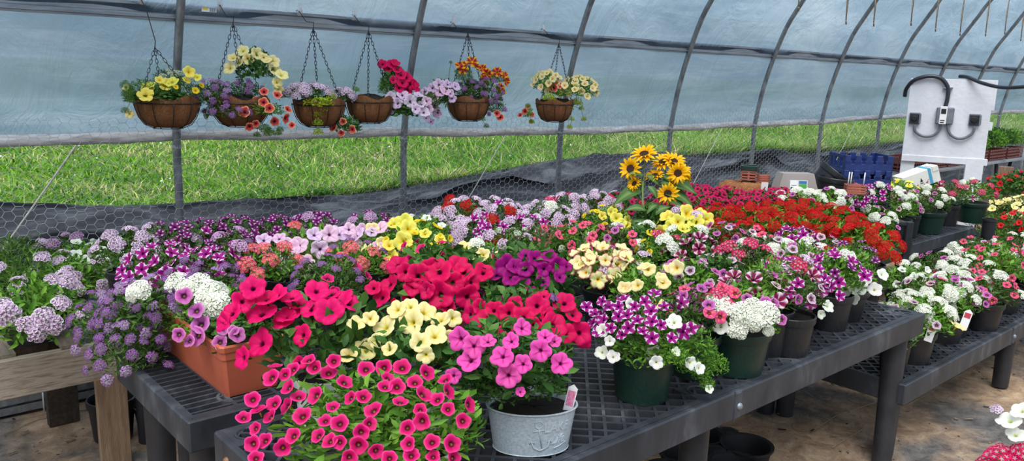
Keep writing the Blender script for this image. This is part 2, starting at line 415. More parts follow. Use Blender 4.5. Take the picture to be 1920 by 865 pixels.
reg('calib_pale', lambda k, g: P('calibrachoa_pale_lilac', c_solid(S3(206, 168, 192), S3(66, 14, 56), .38, S3(110, 30, 90), .8, YEL, rim=S3(226, 200, 214)), g, 20, notch=.08, ruf=.04, tube=.7))
reg('calib_star', lambda k, g: P('calibrachoa_pink_star', c_solid(S3(230, 60, 124), S3(120, 4, 50), .30, S3(240, 190, 60), 1.0, YEL, rim=S3(240, 96, 150)), g, 24, notch=.1, tube=.7))
reg('calib_yellow', lambda k, g: P('calibrachoa_yellow', c_solid(S3(240, 205, 40), S3(210, 150, 20), .3), g, 15, notch=.1, tube=.7))
reg('red_petunia', lambda k, g: P('petunia_scarlet', c_solid(S3(212, 30, 34), S3(90, 8, 12), .2), g, 20))
C = cluster_mesh
reg('v_white', lambda k, g: C('verbena_white', pal2(S3(238, 240, 222), S3(246, 247, 238), S3(228, 232, 200)), g, 24, .33))
reg('v_red', lambda k, g: C('verbena_red', pal2(S3(186, 6, 14), S3(206, 12, 20), S3(110, 4, 8), .2), g, 24, .28))
reg('v_magenta', lambda k, g: C('verbena_magenta', pal2(S3(206, 14, 92), S3(216, 20, 96), S3(246, 220, 232), .12), g, 26, .27))
reg('v_lilac', lambda k, g: C('verbena_lilac', pal2(S3(184, 116, 186), S3(246, 232, 244), S3(120, 50, 120), .12), g, 20, .33, dome=.42))
reg('v_bicolor', lambda k, g: C('verbena_bicolor', pal2(S3(160, 40, 140), S3(228, 196, 232), S3(100, 20, 100), .2), g, 26, .27))
reg('v_coral', lambda k, g: C('verbena_coral', pal2(S3(230, 60, 84), S3(240, 110, 120), S3(246, 200, 190), .15), g, 22, .28))
reg('aly', lambda k, g: C('alyssum_purple', pal2(S3(116, 48, 134), S3(158, 94, 176), S3(206, 170, 216), .3), g, 44, .17, 4))
reg('aly_light', lambda k, g: C('alyssum_light', pal2(S3(146, 90, 168), S3(192, 148, 206), S3(232, 212, 236), .3), g, 44, .17, 4))
reg('bud', lambda k, g: C('white_alyssum', pal2(S3(214, 220, 200), S3(232, 236, 222), S3(160, 180, 120), .1), g, 30, .18, 4), 1)
CLUSTERS = {'v_white', 'v_red', 'v_magenta', 'v_lilac', 'v_bicolor', 'v_coral', 'aly', 'aly_light', 'bud'}
SIZE = dict(magenta=.042, mag_red=.040, yellow=.040, yellow_strong=.034, pink=.036, lavender=.042, lavender_pale=.036, violet=.036, white=.024,
            star=.025, star_dark=.023, burgundy=.032, cream=.033, butter=.026, orange=.030, coral=.030, calib=.022, calib_dark=.021, calib_lilac=.021,
            calib_pale=.021, calib_star=.022, calib_yellow=.018, red_petunia=.03, v_white=.036, v_red=.036, v_magenta=.036, v_lilac=.032,
            v_bicolor=.034, v_coral=.034, aly=.021, aly_light=.021, bud=.02)
KIND = lambda k: 'flower_cluster' if k in CLUSTERS else 'bloom'

# ------------------------------------------------------------------ foliage
def foliage_mesh(name, kind, n, seed):
    g = np.random.default_rng(seed)
    if kind == 'broad': L, W, cols = .26, .50, (S3(44, 84, 34), S3(98, 140, 62), S3(70, 112, 50))
    elif kind == 'lime': L, W, cols = .20, .80, (S3(130, 160, 30), S3(190, 205, 60), S3(160, 185, 50))
    elif kind == 'fresh': L, W, cols = .20, .38, (S3(70, 120, 36), S3(132, 178, 66), S3(98, 150, 50))
    elif kind == 'fine': L, W, cols = .17, .30, (S3(48, 82, 34), S3(104, 138, 62), S3(76, 112, 48))
    else: L, W, cols = .20, .14, (S3(60, 104, 36), S3(120, 160, 64), S3(92, 134, 50))
    ct = 1 - g.random(n) * 1.25; ct = np.clip(ct, -.3, 1); az = g.random(n) * 2 * PI; sn = np.sqrt(np.clip(1 - ct * ct, 0, 1))
    d = np.stack([sn * np.cos(az), sn * np.sin(az), ct], 1); rad = .45 + .53 * g.random(n) ** .55
    base = d * rad[:, None]
    ax = d * .55 + (g.random((n, 3)) - .5) * 1.7 + np.array([0, 0, .35]); ax /= np.linalg.norm(ax, axis=1)[:, None]
    side = np.cross(ax, d + (g.random((n, 3)) - .5) * .9); side /= np.linalg.norm(side, axis=1)[:, None] + 1e-9
    up_ = np.cross(side, ax); l = L * (.6 + .8 * g.random(n)); w = l * W * .5
    pts = []
    for (t, s_, h) in ((0, 0, 0), (.3, .8, .04), (.3, -.8, .04), (.4, 0, -.05), (.68, .85, -.02), (.68, -.85, -.02), (.72, 0, -.10), (1, 0, -.22)):
        pts.append(base + ax * (l * t)[:, None] + side * (w * s_)[:, None] + up_ * (l * h)[:, None])
    V = np.stack(pts, 1).reshape(-1, 3)
    q = np.array([0, 1, 3, 0, 3, 2, 1, 4, 6, 1, 6, 3, 3, 6, 5, 3, 5, 2, 4, 7, 6, 6, 7, 5])
    F = (q[None, :] + (np.arange(n) * 8)[:, None]).ravel(); sizes = np.full(n * 8, 3)
    mixv = g.random(n); ci = np.where(mixv[:, None] < .5, cols[0] + (cols[2] - cols[0]) * (mixv[:, None] * 2), cols[2] + (cols[1] - cols[2]) * (mixv[:, None] * 2 - 1))
    Cc = np.repeat(ci, 8, 0)
    # twigs
    tv = []; tf = []; ts = []; tc = []
    nb = len(V)
    for k in range(40):
        dd = d[k]; e = base[k] * 1.0; s0 = np.array([dd[0] * .12, dd[1] * .12, -.25])
        a = _n(np.cross(dd, [.2, .3, 1])); th = .012
        b0 = nb + len(tv)
        tv += [s0 + a * th, s0 - a * th, e - a * th, e + a * th]; tc += [cols[1] * .8] * 4; tf += [b0, b0 + 1, b0 + 2, b0 + 3]; ts.append(4)
    V = np.concatenate([V, np.array(tv)]); F = np.concatenate([F, tf]); sizes = np.concatenate([sizes, ts]); Cc = np.concatenate([Cc, np.array(tc)])
    return np_mesh(name, V, F, sizes, M_LEAF, Cc)
FOL = {k: [foliage_mesh('foliage_' + k, k, n, 31 * i + sd) for i in range(3)] for k, n, sd in
       (('broad', 420, 1), ('lime', 260, 2), ('fresh', 520, 3), ('fine', 760, 4), ('feather', 900, 5))}
# ------------------------------------------------------------------ pots
def pot_mesh(kind):
    """unit-size round pot: top radius 1, height 1 (z 0..1)"""
    m = MB(); m.lathe([(.0, .02), (.72, .02), (.76, 0), (.80, 0), (.82, .06), (.95, .80), (1.0, .81), (1.03, .86), (1.03, .98), (1.01, 1.0), (.97, 1.0), (.95, .96), (.93, .80), (.80, .1), (0, .1)], 40)
    return m.mesh('pot_' + kind, M[kind], True, 35)
def tin_mesh(kind):
    m = MB(); m.lathe([(0, .02), (.82, .02), (.845, 0), (.86, .015), (.845, .03), (.99, .94), (1.02, .955), (1.035, .975), (1.02, 1.0), (.99, .995), (.975, .96), (.96, .9), (.82, .05), (0, .05)], 56)
    return m.mesh('tub_' + kind, M[kind], True, 40)
SOIL = MB().lathe([(0, .05), (.35, .045), (.7, .02), (.93, 0)], 24).mesh('soil', M['soil'], True)
_g = np.random.default_rng(5)
for v in SOIL.vertices: v.co.z += float(_g.random()) * .05
POTS = {k: pot_mesh(k) for k in ('green_pot', 'black_pot', 'white_pot', 'terracotta')}
POTS['tin'] = tin_mesh('tin'); POTS['white_tub'] = tin_mesh('white_pot')

def place_pot(t, kind, r, h, ry=None, rz=0):
    ry = ry or r
    name = 'tub' if kind in ('tin', 'white_tub') else 'pot'
    p = obj(name, POTS[kind], t); p.scale = (r, ry, h); p.rotation_euler.z = rz
    s = obj('soil', SOIL, t); s.scale = (r * .98, ry * .98, h * .6); s.location.z = h * .89; s.rotation_euler.z = rz
    return p

def orient(n, spin):
    q = Vector(n).to_track_quat('Z', 'Y'); return q @ Quaternion((0, 0, 1), spin)

def add_bloom(t, root, pw, key, size, nrm, rng):
    me = BL[key][int(rng.integers(len(BL[key])))]
    o = bpy.data.objects.new(KIND(key), me); COL.objects.link(o); o.parent = t
    o.location = tuple(np.array(pw) - root); o.rotation_mode = 'QUATERNION'; o.rotation_quaternion = orient(nrm, rng.random() * 6.28)
    s = size * (.9 + .2 * rng.random()); o.scale = (s, s, s); return o

def add_mound(t, root, c, R, H, leaf, rng, name='foliage'):
    f = obj(name, FOL[leaf][int(rng.integers(3))], t); f.location = tuple(np.array(c) - root); f.scale = (R, R, H); f.rotation_euler.z = rng.random() * 6.28
    return f

TOCAM = lambda p: _n(CAMPOS - np.array(p))
def scatter(t, root, c, R, H, items, rng, elmin=.05, face=.3):
    """blooms spread over the dome c,R,H"""
    tot = sum(n for _, n in items); seq = [k for k, n in items for _ in range(n)]; rng.shuffle(seq)
    off = rng.random() * 6.28
    for i, key in enumerate(seq):
        z = 1 - (i + .5) / tot * (1 - elmin); az = off + i * 2.39996 + (rng.random() - .5) * .7; s = math.sqrt(max(0, 1 - z * z))
        d = np.array([s * math.cos(az), s * math.sin(az), z]); k = 1.0 + .12 * rng.random()
        p = np.array(c) + d * np.array([R, R, H]) * k
        nrm = _n(d * .8 + np.array([0, 0, .35]) + TOCAM(p) * face + (rng.random(3) - .5) * .9)
        add_bloom(t, root, p, key, SIZE[key], nrm, rng)

def on_mound(u, v, c, R, H):
    r = _n(ray(u, v)); sc = np.array([R, R, H]) * 1.08; o = (CAMPOS - c) / sc; d = r / sc
    a = d @ d; b = o @ d; cc = o @ o - 1; disc = b * b - a * cc
    tt = (-b - math.sqrt(disc)) / a if disc > 0 else -b / a - .5 * R
    return CAMPOS + r * tt
def explicit(t, root, c, R, H, lst, rng, face=.75, grow=.98):
    for it in lst:
        u, v, key, rp = it[:4]
        p = on_mound(u, v, np.array(c), R, H); d = _n((p - c) / np.array([R, R, H]))
        nrm = _n(d * .5 + TOCAM(p) * face + np.array([0, 0, .3]) + (rng.random(3) - .5) * 1.0)
        if len(it) > 4: nrm = _n(np.array(it[4], float))
        add_bloom(t, root, p, key, grow * rp * depth(p) / FPX, nrm, rng)

def plant_tag_part(t, root, p, mat='label_red', w=.022, h=.05, tilt=.2):
    m = MB(); m.k = 0; m.box(-w / 2, -.0006, -.05, w / 2, .0006, h); m.add([(-w / 2, 0, h), (w / 2, 0, h), (0, 0, h + w * .4)], [(0, 1, 2)])
    m.k = 1; m.box(-w * .38, -.0012, h * .1, w * .38, -.0007, h * .86)
    o = m.build('plant_tag', [M['label_white'], M[mat]], t, tuple(np.array(p) - root)); d = TOCAM(p)
    o.rotation_euler = (-.15, tilt, math.atan2(d[1], d[0]) + PI / 2); return o

CATS = {}
def plant(uv, zc, R, H, pot, leaf, items, label, name, cat='potted flower', base=None, zb=.68, group='potted flowers on the black benches',
          expl=(), seed=0, elmin=.05, off=(0, 0), face=.3, more=()):
    """one potted plant: canopy centre at pixel uv on height zc, standing on height zb"""
    rng = np.random.default_rng(1000 + seed + int(uv[0]) * 7 + int(uv[1]))
    c = at_z(uv[0], uv[1], zc) if base is None else np.array([base[0] + off[0], base[1] + off[1], zc])
    bx, by = (c[0] - off[0], c[1] - off[1]) if base is None else base
    root = np.array([bx, by, zb]); t = empty(name, root, label, cat, group)
    if pot: place_pot(t, *pot)
    c = np.array([c[0], c[1], zc - H * .45])
    add_mound(t, root, c, R, H, leaf, rng)
    for (du, dv, dz, r2, h2, lf) in more: add_mound(t, root, c + np.array([du, dv, dz]), r2, h2, lf, rng)
    if items: scatter(t, root, c, R, H, items, rng, elmin, face)
    if expl: explicit(t, root, c, R, H, expl, rng)
    return t

# ------------------------------------------------------------------ setting: floor, field, cloth
fl = MB(); nx, ny = 90, 30
g = np.random.default_rng(3)
def bumpy(x, y): return .012 * math.sin(3.1 * x + 1.3 * y) + .01 * math.sin(5.3 * y - 2.2 * x) + .008 * math.sin(9 * x + 4 * y)
vs = [(-6 + 34 * i / nx, -4 + 8.7 * j / ny, bumpy(-6 + 34 * i / nx, -4 + 8.7 * j / ny) - .014) for i in range(nx + 1) for j in range(ny + 1)]
fs = [(i * (ny + 1) + j, (i + 1) * (ny + 1) + j, (i + 1) * (ny + 1) + j + 1, i * (ny + 1) + j + 1) for i in range(nx) for j in range(ny)]
fl.add(vs, fs); o = fl.build('floor', M['floor'], smooth=True); tag(o, kind='structure')

WY = 4.35
def debris():
    g = np.random.default_rng(41); m = MB()
    for i in range(2600):
        x = .3 + 9 * g.random() ** 1.2; y = -.3 + 4.5 * g.random(); z = bumpy(x, y) - .012; a = g.random() * 6.28; L = .004 + .02 * g.random() ** 2.5; w = .0025 + .004 * g.random(); m.k = int(g.integers(4))
        m.cbox((x, y, z + .002), (L * 2, w * 2, .003), 0, Matrix.Rotation(a, 4, 'Z') @ Matrix.Rotation((g.random() - .5) * .7, 4, 'Y'))
    o = m.build('floor_debris', [M['slat'], M['brown_string'], M['soil'], M['wood_v']]); tag(o, 'wood chips and soil crumbs strewn on the dirty floor cloth', 'debris', kind='stuff')
debris()
def straw_lines():
    for k, (pts, lab) in enumerate(((((0, 822), (70, 790), (150, 772), (200, 765)), 'pale string lying on the floor at lower left'), (((1560, 840), (1640, 790), (1740, 730), (1830, 680)), 'thin pale string lying on the floor beside the tall bench leg'), (((1520, 815), (1570, 780), (1640, 755), (1700, 735)), 'thin pale root lying on the floor under the front bench'))):
        m = MB(); P_ = [at_z(u, v, .0) for u, v in pts]; P_ = [(p[0], p[1], bumpy(p[0], p[1]) - .012 + .002) for p in P_]; m.tube(P_, .0022, 5); o = m.build('loose_string', M['brown_string'], smooth=True); tag(o, lab, 'string', 'loose strings on the floor')
straw_lines()
edge_pts = [(x * 1.0, r) for x, r in ((-6, -.150), (.6, -.158), (1.0, -.163), (1.4, -.168), (2.5, -.176), (2.9, -.171), (4.25, -.146), (5.25, -.142), (5.7, -.152), (6.85, -.156), (8.0, -.172), (8.6, -.175), (9.2, -.164), (9.9, -.160), (11, -.170), (16, -.168), (30, -.168))]
YC = 6.6
EX = np.array([p[0] * YC / WY for p in edge_pts]); EZ = np.array([EYE + p[1] * YC for p in edge_pts])
def crest(x): return float(np.interp(x, EX, EZ))
cl = MB(); nx, ny = 560, 110; x0, x1, y0, y1 = -8, 46, 4.42, YC + .15
def cloth_z(x, y):
    t = (y - y0) / (YC - y0); tt = min(t, 1)
    z = crest(x) * (tt ** .8) + .06 * math.sin(3.2 * y + .35 * x + 1.2 * math.sin(.7 * x)) * math.sin(PI * tt) + .035 * math.sin(6.1 * y - .8 * x + math.sin(1.9 * x)) * math.sin(PI * tt)
    z += .018 * math.sin(3.1 * x + 4 * y) * math.sin(PI * tt) + .02 * abs(math.sin(1.3 * x + 7 * y + 2 * math.sin(.9 * x))) * math.sin(PI * tt)
    e_ = math.sin(PI * tt)
    z += .15 * e_ * max(0, math.sin(5.2 * y + .9 * math.sin(.8 * x) + .25 * x)) ** 3 * (.5 + .5 * math.sin(.9 * x + 1)) + .05 * e_ * max(0, math.sin(2.3 * x + 5.2 * y + 2 * math.sin(.6 * y * x * .3))) ** 4 + .03 * e_ * math.sin(11 * y + 3 * math.sin(1.1 * x)) * math.sin(1.7 * x)
    z += .012 * math.sin(9 * x + 2 * math.sin(3 * y)) * e_
    ev = min(1, tt * 3) * min(1, max(0, (1 - tt) * 9)); wob = .8 * math.sin(.7 * x) + .5 * math.sin(1.9 * x + 1)
    z += .055 * ev * (1 - abs(math.sin(8.2 * y + wob))) ** 1.5 * (.6 + .4 * math.sin(1.3 * x + 2 * y)) + .03 * ev * (1 - abs(math.sin(13 * y + 2.1 * x * .6 + 2 * wob))) ** 2 + .012 * ev * math.sin(6 * x + 9 * y) + .008 * ev * math.sin(17 * x - 6 * y)
    if t > 1: z -= (t - 1) * .8
    return z
vs = []; 
for i in range(nx + 1):
    for j in range(ny + 1):
        x = x0 + (x1 - x0) * (i / nx) ** 1.15; y = y0 + (y1 - y0) * j / ny; z = cloth_z(x, y); dy = 0
        for yc, am, ph in ((6.34, .075, 0), (6.02, .10, 1.7), (5.62, .10, 3.1), (5.2, .10, 4.4)):   # overhanging folds
            q = y - yc - .10 * math.sin(.55 * x + ph) - .04 * math.sin(2.1 * x + 2 * ph); a_ = am * max(0, .55 + .45 * math.sin(.8 * x + 2.3 * ph) + .25 * math.sin(2.6 * x + ph)); f_ = math.exp(-(q / .075) ** 2); z += a_ * f_; dy -= a_ * 1.1 * math.exp(-((q - .02) / .06) ** 2)
        vs.append((x, y + dy, z))
fs = [(i * (ny + 1) + j, (i + 1) * (ny + 1) + j, (i + 1) * (ny + 1) + j + 1, i * (ny + 1) + j + 1) for i in range(nx) for j in range(ny)]
cl.add(vs, fs); o = cl.build('ground_cover_cloth', M['cloth'], smooth=True)
tag(o, 'rumpled black weed cloth lying outside behind the chicken wire', 'ground cloth')

def field_z(x, y):
    c = float(np.interp(x, EX, EZ)); c = c * .6 + .56 * .4 if y > YC else c
    return c - .05 + (y - YC) * .012 + .03 * math.sin(.9 * x + .6 * y)
xs = np.concatenate([np.linspace(-12, 60, 120), [90, 140]]); ys = np.concatenate([np.linspace(YC - .15, 30, 60), [45, 80, 140]])
fm = MB(); fm.add([(x, y, (crest(x) - .06 if k == 0 else field_z(x, y))) for x in xs for k, y in enumerate(ys)],
    [(i * len(ys) + j, (i + 1) * len(ys) + j, (i + 1) * len(ys) + j + 1, i * len(ys) + j + 1) for i in range(len(xs) - 1) for j in range(len(ys) - 1)])
o = fm.build('field_ground', M['field'], smooth=True); tag(o, kind='structure')

def grass():
    g = np.random.default_rng(21); n = 300000
    # more blades near the cloth than far off
    y = YC + .02 + 15 * g.random(n) ** 1.7; x = -1.5 + (4 + y * 4.3) * g.random(n)
    cz = np.interp(x, EX, EZ) * .6 + .56 * .4; z = cz - .05 + (y - YC) * .012 + .03 * np.sin(.9 * x + .6 * y)
    k = np.clip(y / 9, .8, 2.2)
    h = (.03 + .06 * g.random(n)) * (1 + 1.6 * np.clip((x - 3) / 6, 0, 1)) * np.where(g.random(n) < .15, 1.5, 1)
    patch = np.sin(x * 1.7 + 2 * np.sin(y * .9)) * np.sin(y * 2.1 + 1.5 * np.sin(x * .8)) + .5 * np.sin(x * 5 + y * 3)
    az = g.random(n) * 6.28; lean = .3 + 1.6 * g.random(n); w = (.003 + .005 * g.random(n)) * k
    dx, dy = np.cos(az), np.sin(az); b = np.stack([x, y, z], 1)
    sd = np.stack([-dy, dx, 0 * dx], 1) * w[:, None]; d = np.stack([dx * lean, dy * lean, np.ones(n)], 1)
    mid = b + d * (h * .55)[:, None]; tip = b + d * h[:, None] + np.stack([dx * h * lean * .6, dy * h * lean * .6, -h * .1 * lean], 1)
    V = np.stack([b - sd, b + sd, mid + sd * .9, mid - sd * .9, tip], 1).reshape(-1, 3)
    base = (np.arange(n) * 5)[:, None]; F = (np.array([0, 1, 2, 3, 3, 2, 4])[None, :] + base).ravel(); sz = np.tile([4, 3], n)
    cols = np.array([S3(60, 118, 22), S3(104, 166, 36), S3(134, 188, 60), S3(166, 190, 90), S3(214, 206, 150)])
    r = g.random(n); idx = np.where(r < .25, 0, np.where(r < .60, 1, np.where(r < .86, 2, 3)))
    dry = g.random(n) < np.clip(.10 + .22 * patch + .08 * np.clip(x / 5, 0, 1), .03, .5); idx = np.where(dry, 4, idx)
    clump = .5 + .5 * np.sin(x * 4.1 + 2.3 * np.sin(y * 3.3)) * np.sin(y * 5.2 + 1.7 * np.sin(x * 2.9)); idx = np.where((clump > .8) & (idx < 4), 0, idx); c = np.repeat(cols[idx] * (.75 + .4 * g.random(n))[:, None], 5, 0)
    # white clover heads
    o = obj('meadow_grass', np_mesh('meadow_grass', V, F, sz, M_LEAF, c)); tag(o, 'rough green meadow grass with dry straw beyond the black cloth', 'grass', kind='stuff')
grass()
def clover():
    g = np.random.default_rng(22); m = MB()
    for i in range(420):
        y = YC + .3 + 12 * g.random() ** 1.3; x = -1 + (4 + y * 3.6) * g.random(); z = field_z(x, y) + .1 + .08 * g.random(); r = .009 + .008 * g.random()
        m.add([(x + r, y, z), (x - r, y, z), (x, y + r, z), (x, y - r, z), (x, y, z + r), (x, y, z - r)], [(0, 2, 4), (2, 1, 4), (1, 3, 4), (3, 0, 4), (2, 0, 5), (1, 2, 5), (3, 1, 5), (0, 3, 5)])
    o = m.build('clover_flowers', M['label_white']); tag(o, 'scattered tiny white clover heads in the meadow grass', 'wildflowers', kind='stuff')
clover()

# distant wooded rise seen as a dim shape through the film
# ------------------------------------------------------------------ greenhouse frame
PROF = [(4.35, -.6), (4.35, .80), (4.35, 1.05), (4.345, 1.27), (4.30, 1.55), (4.25, 1.75), (4.19, 1.94), (4.10, 2.17), (4.0, 2.34), (3.88, 2.53), (3.78, 2.69), (3.52, 3.00), (3.28, 3.22)]
BOWX = [.06, 1.457, 2.884, 4.298, 5.638, 6.951, 8.248, 9.631, 10.95, 12.30, 13.62, 14.95, 16.3, 17.65, 19.0, 20.35, 21.7, 23.05]
pos_txt = ['outside the left edge, ahead of the first basket', 'behind the first hanging basket at left', 'behind the magenta and pale pink basket blooms', 'beside the creamy yellow basket', 'standing just right of the sunflowers', 'above the magenta bed and brick coloured trays', 'behind the black pot pile', 'behind the blue tray stack',
           'whose top rises over the middle of the white board', 'whose top shows right of the white board top', 'standing right of the white board beside the seedlings']
def smooth_prof(pr, dy=0):
    out = []
    for i in range(len(pr) - 1):
        p0 = pr[max(i - 1, 0)]; p1 = pr[i]; p2 = pr[i + 1]; p3 = pr[min(i + 2, len(pr) - 1)]
        for k in range(3):
            t = k / 3; q = [.5 * (2 * p1[a] + (p2[a] - p0[a]) * t + (2 * p0[a] - 5 * p1[a] + 4 * p2[a] - p3[a]) * t * t + (3 * p1[a] - p0[a] - 3 * p2[a] + p3[a]) * t ** 3) for a in (0, 1)]
            out.append((q[0] + dy, q[1]))
    out.append((pr[-1][0] + dy, pr[-1][1])); return out
SPROF = smooth_prof(PROF)
bow_mesh = MB().tube([(0, y - WY, z) for y, z in SPROF], .021, 12).mesh('hoop_pipe', M['galv'], True, 50)
slv_mesh = MB().tube([(0, 0, -.3), (0, 0, .86)], .027, 12).tube([(0, 0, .84), (0, 0, .865)], .030, 12).mesh('ground_sleeve', M['galv'], True, 50)
clip_mesh = MB().tube([(0, 0, 1.245), (0, 0, 1.262)], .025, 10).mesh('clamp', M['wire'], True, 50)
for i, x in enumerate(BOWX):
    lab = ('grey galvanized greenhouse hoop ' + pos_txt[i]) if i < len(pos_txt) else 'far grey galvanized greenhouse hoop near the right edge of the wall'
    t = empty('greenhouse_hoop', (x, WY, 0), lab, 'greenhouse hoop', 'galvanized hoops of the side wall')
    obj('hoop_pipe', bow_mesh, t); obj('ground_sleeve', slv_mesh, t); obj('clamp', clip_mesh, t)

# hip rail: long metal profile behind the hoops, its height following the survey points
hr = MB(); 
def rail(pr, name, x0, x1, dy, dz): 
    pass
prof = [(0, .040), (.006, .046), (.022, .046), (.022, .018), (.012, .014), (.012, -.014), (.022, -.018), (.022, -.040), (.004, -.050), (-.012, -.050), (-.012, -.062), (.012, -.066), (.03, -.064), (.03, .055), (-.004, .052)]
prof = [(-.002, .044), (.014, .044), (.014, .050), (-.006, .050), (-.006, .030), (.006, .022), (.006, -.012), (-.004, -.020), (-.004, -.036), (-.020, -.038), (-.020, -.044), (-.004, -.046), (-.004, -.058), (.022, -.058), (.022, .044)]
X0, X1 = -3, 24.5; n = len(prof)
vs = [(x, 4.222 + py, 1.936 + .002 * math.sin(x * .4) + pz * .78) for x in np.linspace(X0, X1, 12) for py, pz in prof]
fs = [(i * n + k, i * n + (k + 1) % n, (i + 1) * n + (k + 1) % n, (i + 1) * n + k) for i in range(11) for k in range(n)]
hr.add(vs, fs); t = empty('hip_rail', (0, 4.222, 1.935), 'long dark grey metal rail running along the wall above the baskets', 'metal rail')
hr.v = [(a, b - 4.222, c - 1.935) for a, b, c in hr.v]; hr.build('channel', M['galv_dark'], t)
m = MB(); m.k = 0; m.box(0, -.0015, -.012, .075, 0, .014); m.k = 1; m.box(.004, -.0022, -.002, .032, -.0016, .011); m.k = 2
for k in range(9): m.box(.040 + k * .0036, -.0022, -.010, .0415 + k * .0036, -.0016, .008)
p = at_y(378, 17, 4.21); m.build('sticker', [M['label_white'], M['label_yellow'], M['black']], t, (p[0], p[1] - 4.222 - .0, p[2] - 1.935))

# film skin outside the hoops
TX = [-3, .05, 1.457, 2.884, 4.298, 5.638, 6.951, 8.248, 9.631, 13.62, 24]; TZ = [1.318, 1.322, 1.318, 1.300, 1.268, 1.262, 1.268, 1.268, 1.296, 1.316, 1.325]
fv = []; ff = []; fp = [(y + .026, z) for y, z in SPROF if z >= 1.2]
fp = [(4.432, 1.318), (4.41, 1.40)] + [q for q in fp if q[1] > 1.46]
xs = np.linspace(-3, 24, 200); npf = len(fp)
for x in xs:
    zr = float(np.interp(x, TX, TZ)) - .004
    for k, (y, z) in enumerate(fp):
        if k < 2: z = zr + (.0, .07)[k]
        near = min(abs(x - b) for b in BOWX); sag = .016 * min(1, near / .6) * math.sin(PI * min(1, k / (npf * .6)))
        fv.append((x, y + sag + .006 * math.sin(7 * x + 3 * z) * min(1, near / .3), z))
ff = [(i * npf + k, (i + 1) * npf + k, (i + 1) * npf + k + 1, i * npf + k + 1) for i in range(len(xs) - 1) for k in range(npf - 1)]
m = MB(); m.add(fv, ff); o = m.build('wall_film', M['film'], smooth=True); tag(o, kind='structure')

# rolled-up film bundle along the opening
m = MB(); nt = 700; nc = 16; vs = []
for i in range(nt + 1):
    x = -3 + 27 * i / nt; z0 = float(np.interp(x, TX, TZ)) - .014 + .004 * math.sin(5 * x); 
    for k in range(nc):
        th = 2 * PI * k / nc; r = .0275 * (1 + .10 * math.sin(2 * th + 9 * x) + .06 * math.sin(5 * th - 23 * x + math.sin(3 * x)) + .04 * math.sin(7 * th + 41 * x))
        vs.append((x, 4.406 + r * math.cos(th), z0 + r * 1.05 * math.sin(th)))
fs = [(i * nc + k, i * nc + (k + 1) % nc, (i + 1) * nc + (k + 1) % nc, (i + 1) * nc + k) for i in range(nt) for k in range(nc)]
m.add(vs, fs); o = m.build('rolled_side_film', M['roll'], smooth=True); tag(o, 'whitish grey rolled-up plastic sheet along the top of the wall opening', 'rolled plastic')

# chicken wire
def chicken():
    W = .058; H = .046; yw = 4.318; r = .0012
    segs = []
    z = .03; row = 0; ztop = 1.40
    while z < ztop:
        x = -2.0 + (W * .75 if row % 2 else 0); 
        while x < 19:
            segs.append(((x, z), (x + W * .5, z)))                      # twisted horizontal
            segs.append(((x + W * .5, z), (x + W * .75, z + H / 2))); segs.append(((x, z), (x - W * .25, z + H / 2)))
            segs.append(((x + W * .5, z), (x + W * .75, z - H / 2))) if row > 0 else None
            segs.append(((x, z), (x - W * .25, z - H / 2))) if row > 0 else None
            x += W * 1.5
        z += H / 2; row += 1
    seen = {}; 
    for a, b in segs:
        k = tuple(sorted((tuple(round(q, 3) for q in a), tuple(round(q, 3) for q in b)))); seen[k] = 1
    A = np.array([[k[0], k[1]] for k in seen]); a = A[:, 0]; b = A[:, 1]
    def dsp(p): return np.stack([p[:, 0] + .004 * np.sin(9 * p[:, 0] + 31 * p[:, 1]), yw + .010 * np.sin(2.3 * p[:, 0] + 5 * p[:, 1]), p[:, 1] + .006 * np.sin(3 * p[:, 0]) + .002 * np.sin(40 * p[:, 0])], 1)
    a = dsp(a); b = dsp(b); d = b - a; d /= np.linalg.norm(d, axis=1)[:, None]; s = np.cross(d, np.array([0, 1.0, 0])); u_ = np.array([0, 1.0, 0])
    offs = [s * r, -.5 * s * r + u_ * r * .87, -.5 * s * r - u_ * r * .87]
    V = np.stack([a + q for q in offs] + [b + q for q in offs], 1).reshape(-1, 3); nseg = len(a)
    F = (np.array([0, 1, 4, 3, 1, 2, 5, 4, 2, 0, 3, 5])[None, :] + (np.arange(nseg) * 6)[:, None]).ravel()
    o = obj('chicken_wire', np_mesh('chicken_wire', V, F, np.full(nseg * 3, 4), M['wire'])); tag(o, 'hexagonal chicken wire netting stretched along the open side of the greenhouse', 'chicken wire')
chicken()

# lacing ropes outside the film
ropes = [((150, 263), (-60, 560), 'thick white rope slanting down past the left pallet table', .0045, 'rope'),
         ((946, 258), (862, 400), 'white rope slanting down right of the third hoop', .0035, 'rope'),
         ((1357, 235), (1300, 345), 'white rope slanting down right of the sunflowers', .0035, 'rope'),
         ((1604, 230), (1553, 330), 'white rope slanting down left of the blue trays', .0035, 'rope'),
         ((1888, 212), (1868, 262), 'white rope slanting down right of the white board', .0035, 'rope'),
         ((492, 262), (610, 425), 'thin dark cord slanting down below the purple and coral basket', .002, 'brown_string'),
         ((1118, 262), (1170, 355), 'thin dark cord slanting down left of the sunflowers', .002, 'brown_string')]
for a, b, lab, r, mt in ropes:
    pa = at_y(*a, 4.47); pb = at_y(*b, 4.47)
    d = (pa - pb) / (pa[2] - pb[2]); top = pa + d * (1.93 - pa[2]) ; bot = pb + d * (min(pb[2], .06) - pb[2]) if pb[2] > .1 else pb
    top[1] = 4.44
    m = MB(); m.tube([top - top, pa - top, pb - top, bot - top], r, 6); o = m.build('lacing_rope', M[mt], None, tuple(top), smooth=True)
    tag(o, lab, 'rope', 'lacing ropes outside the wall')

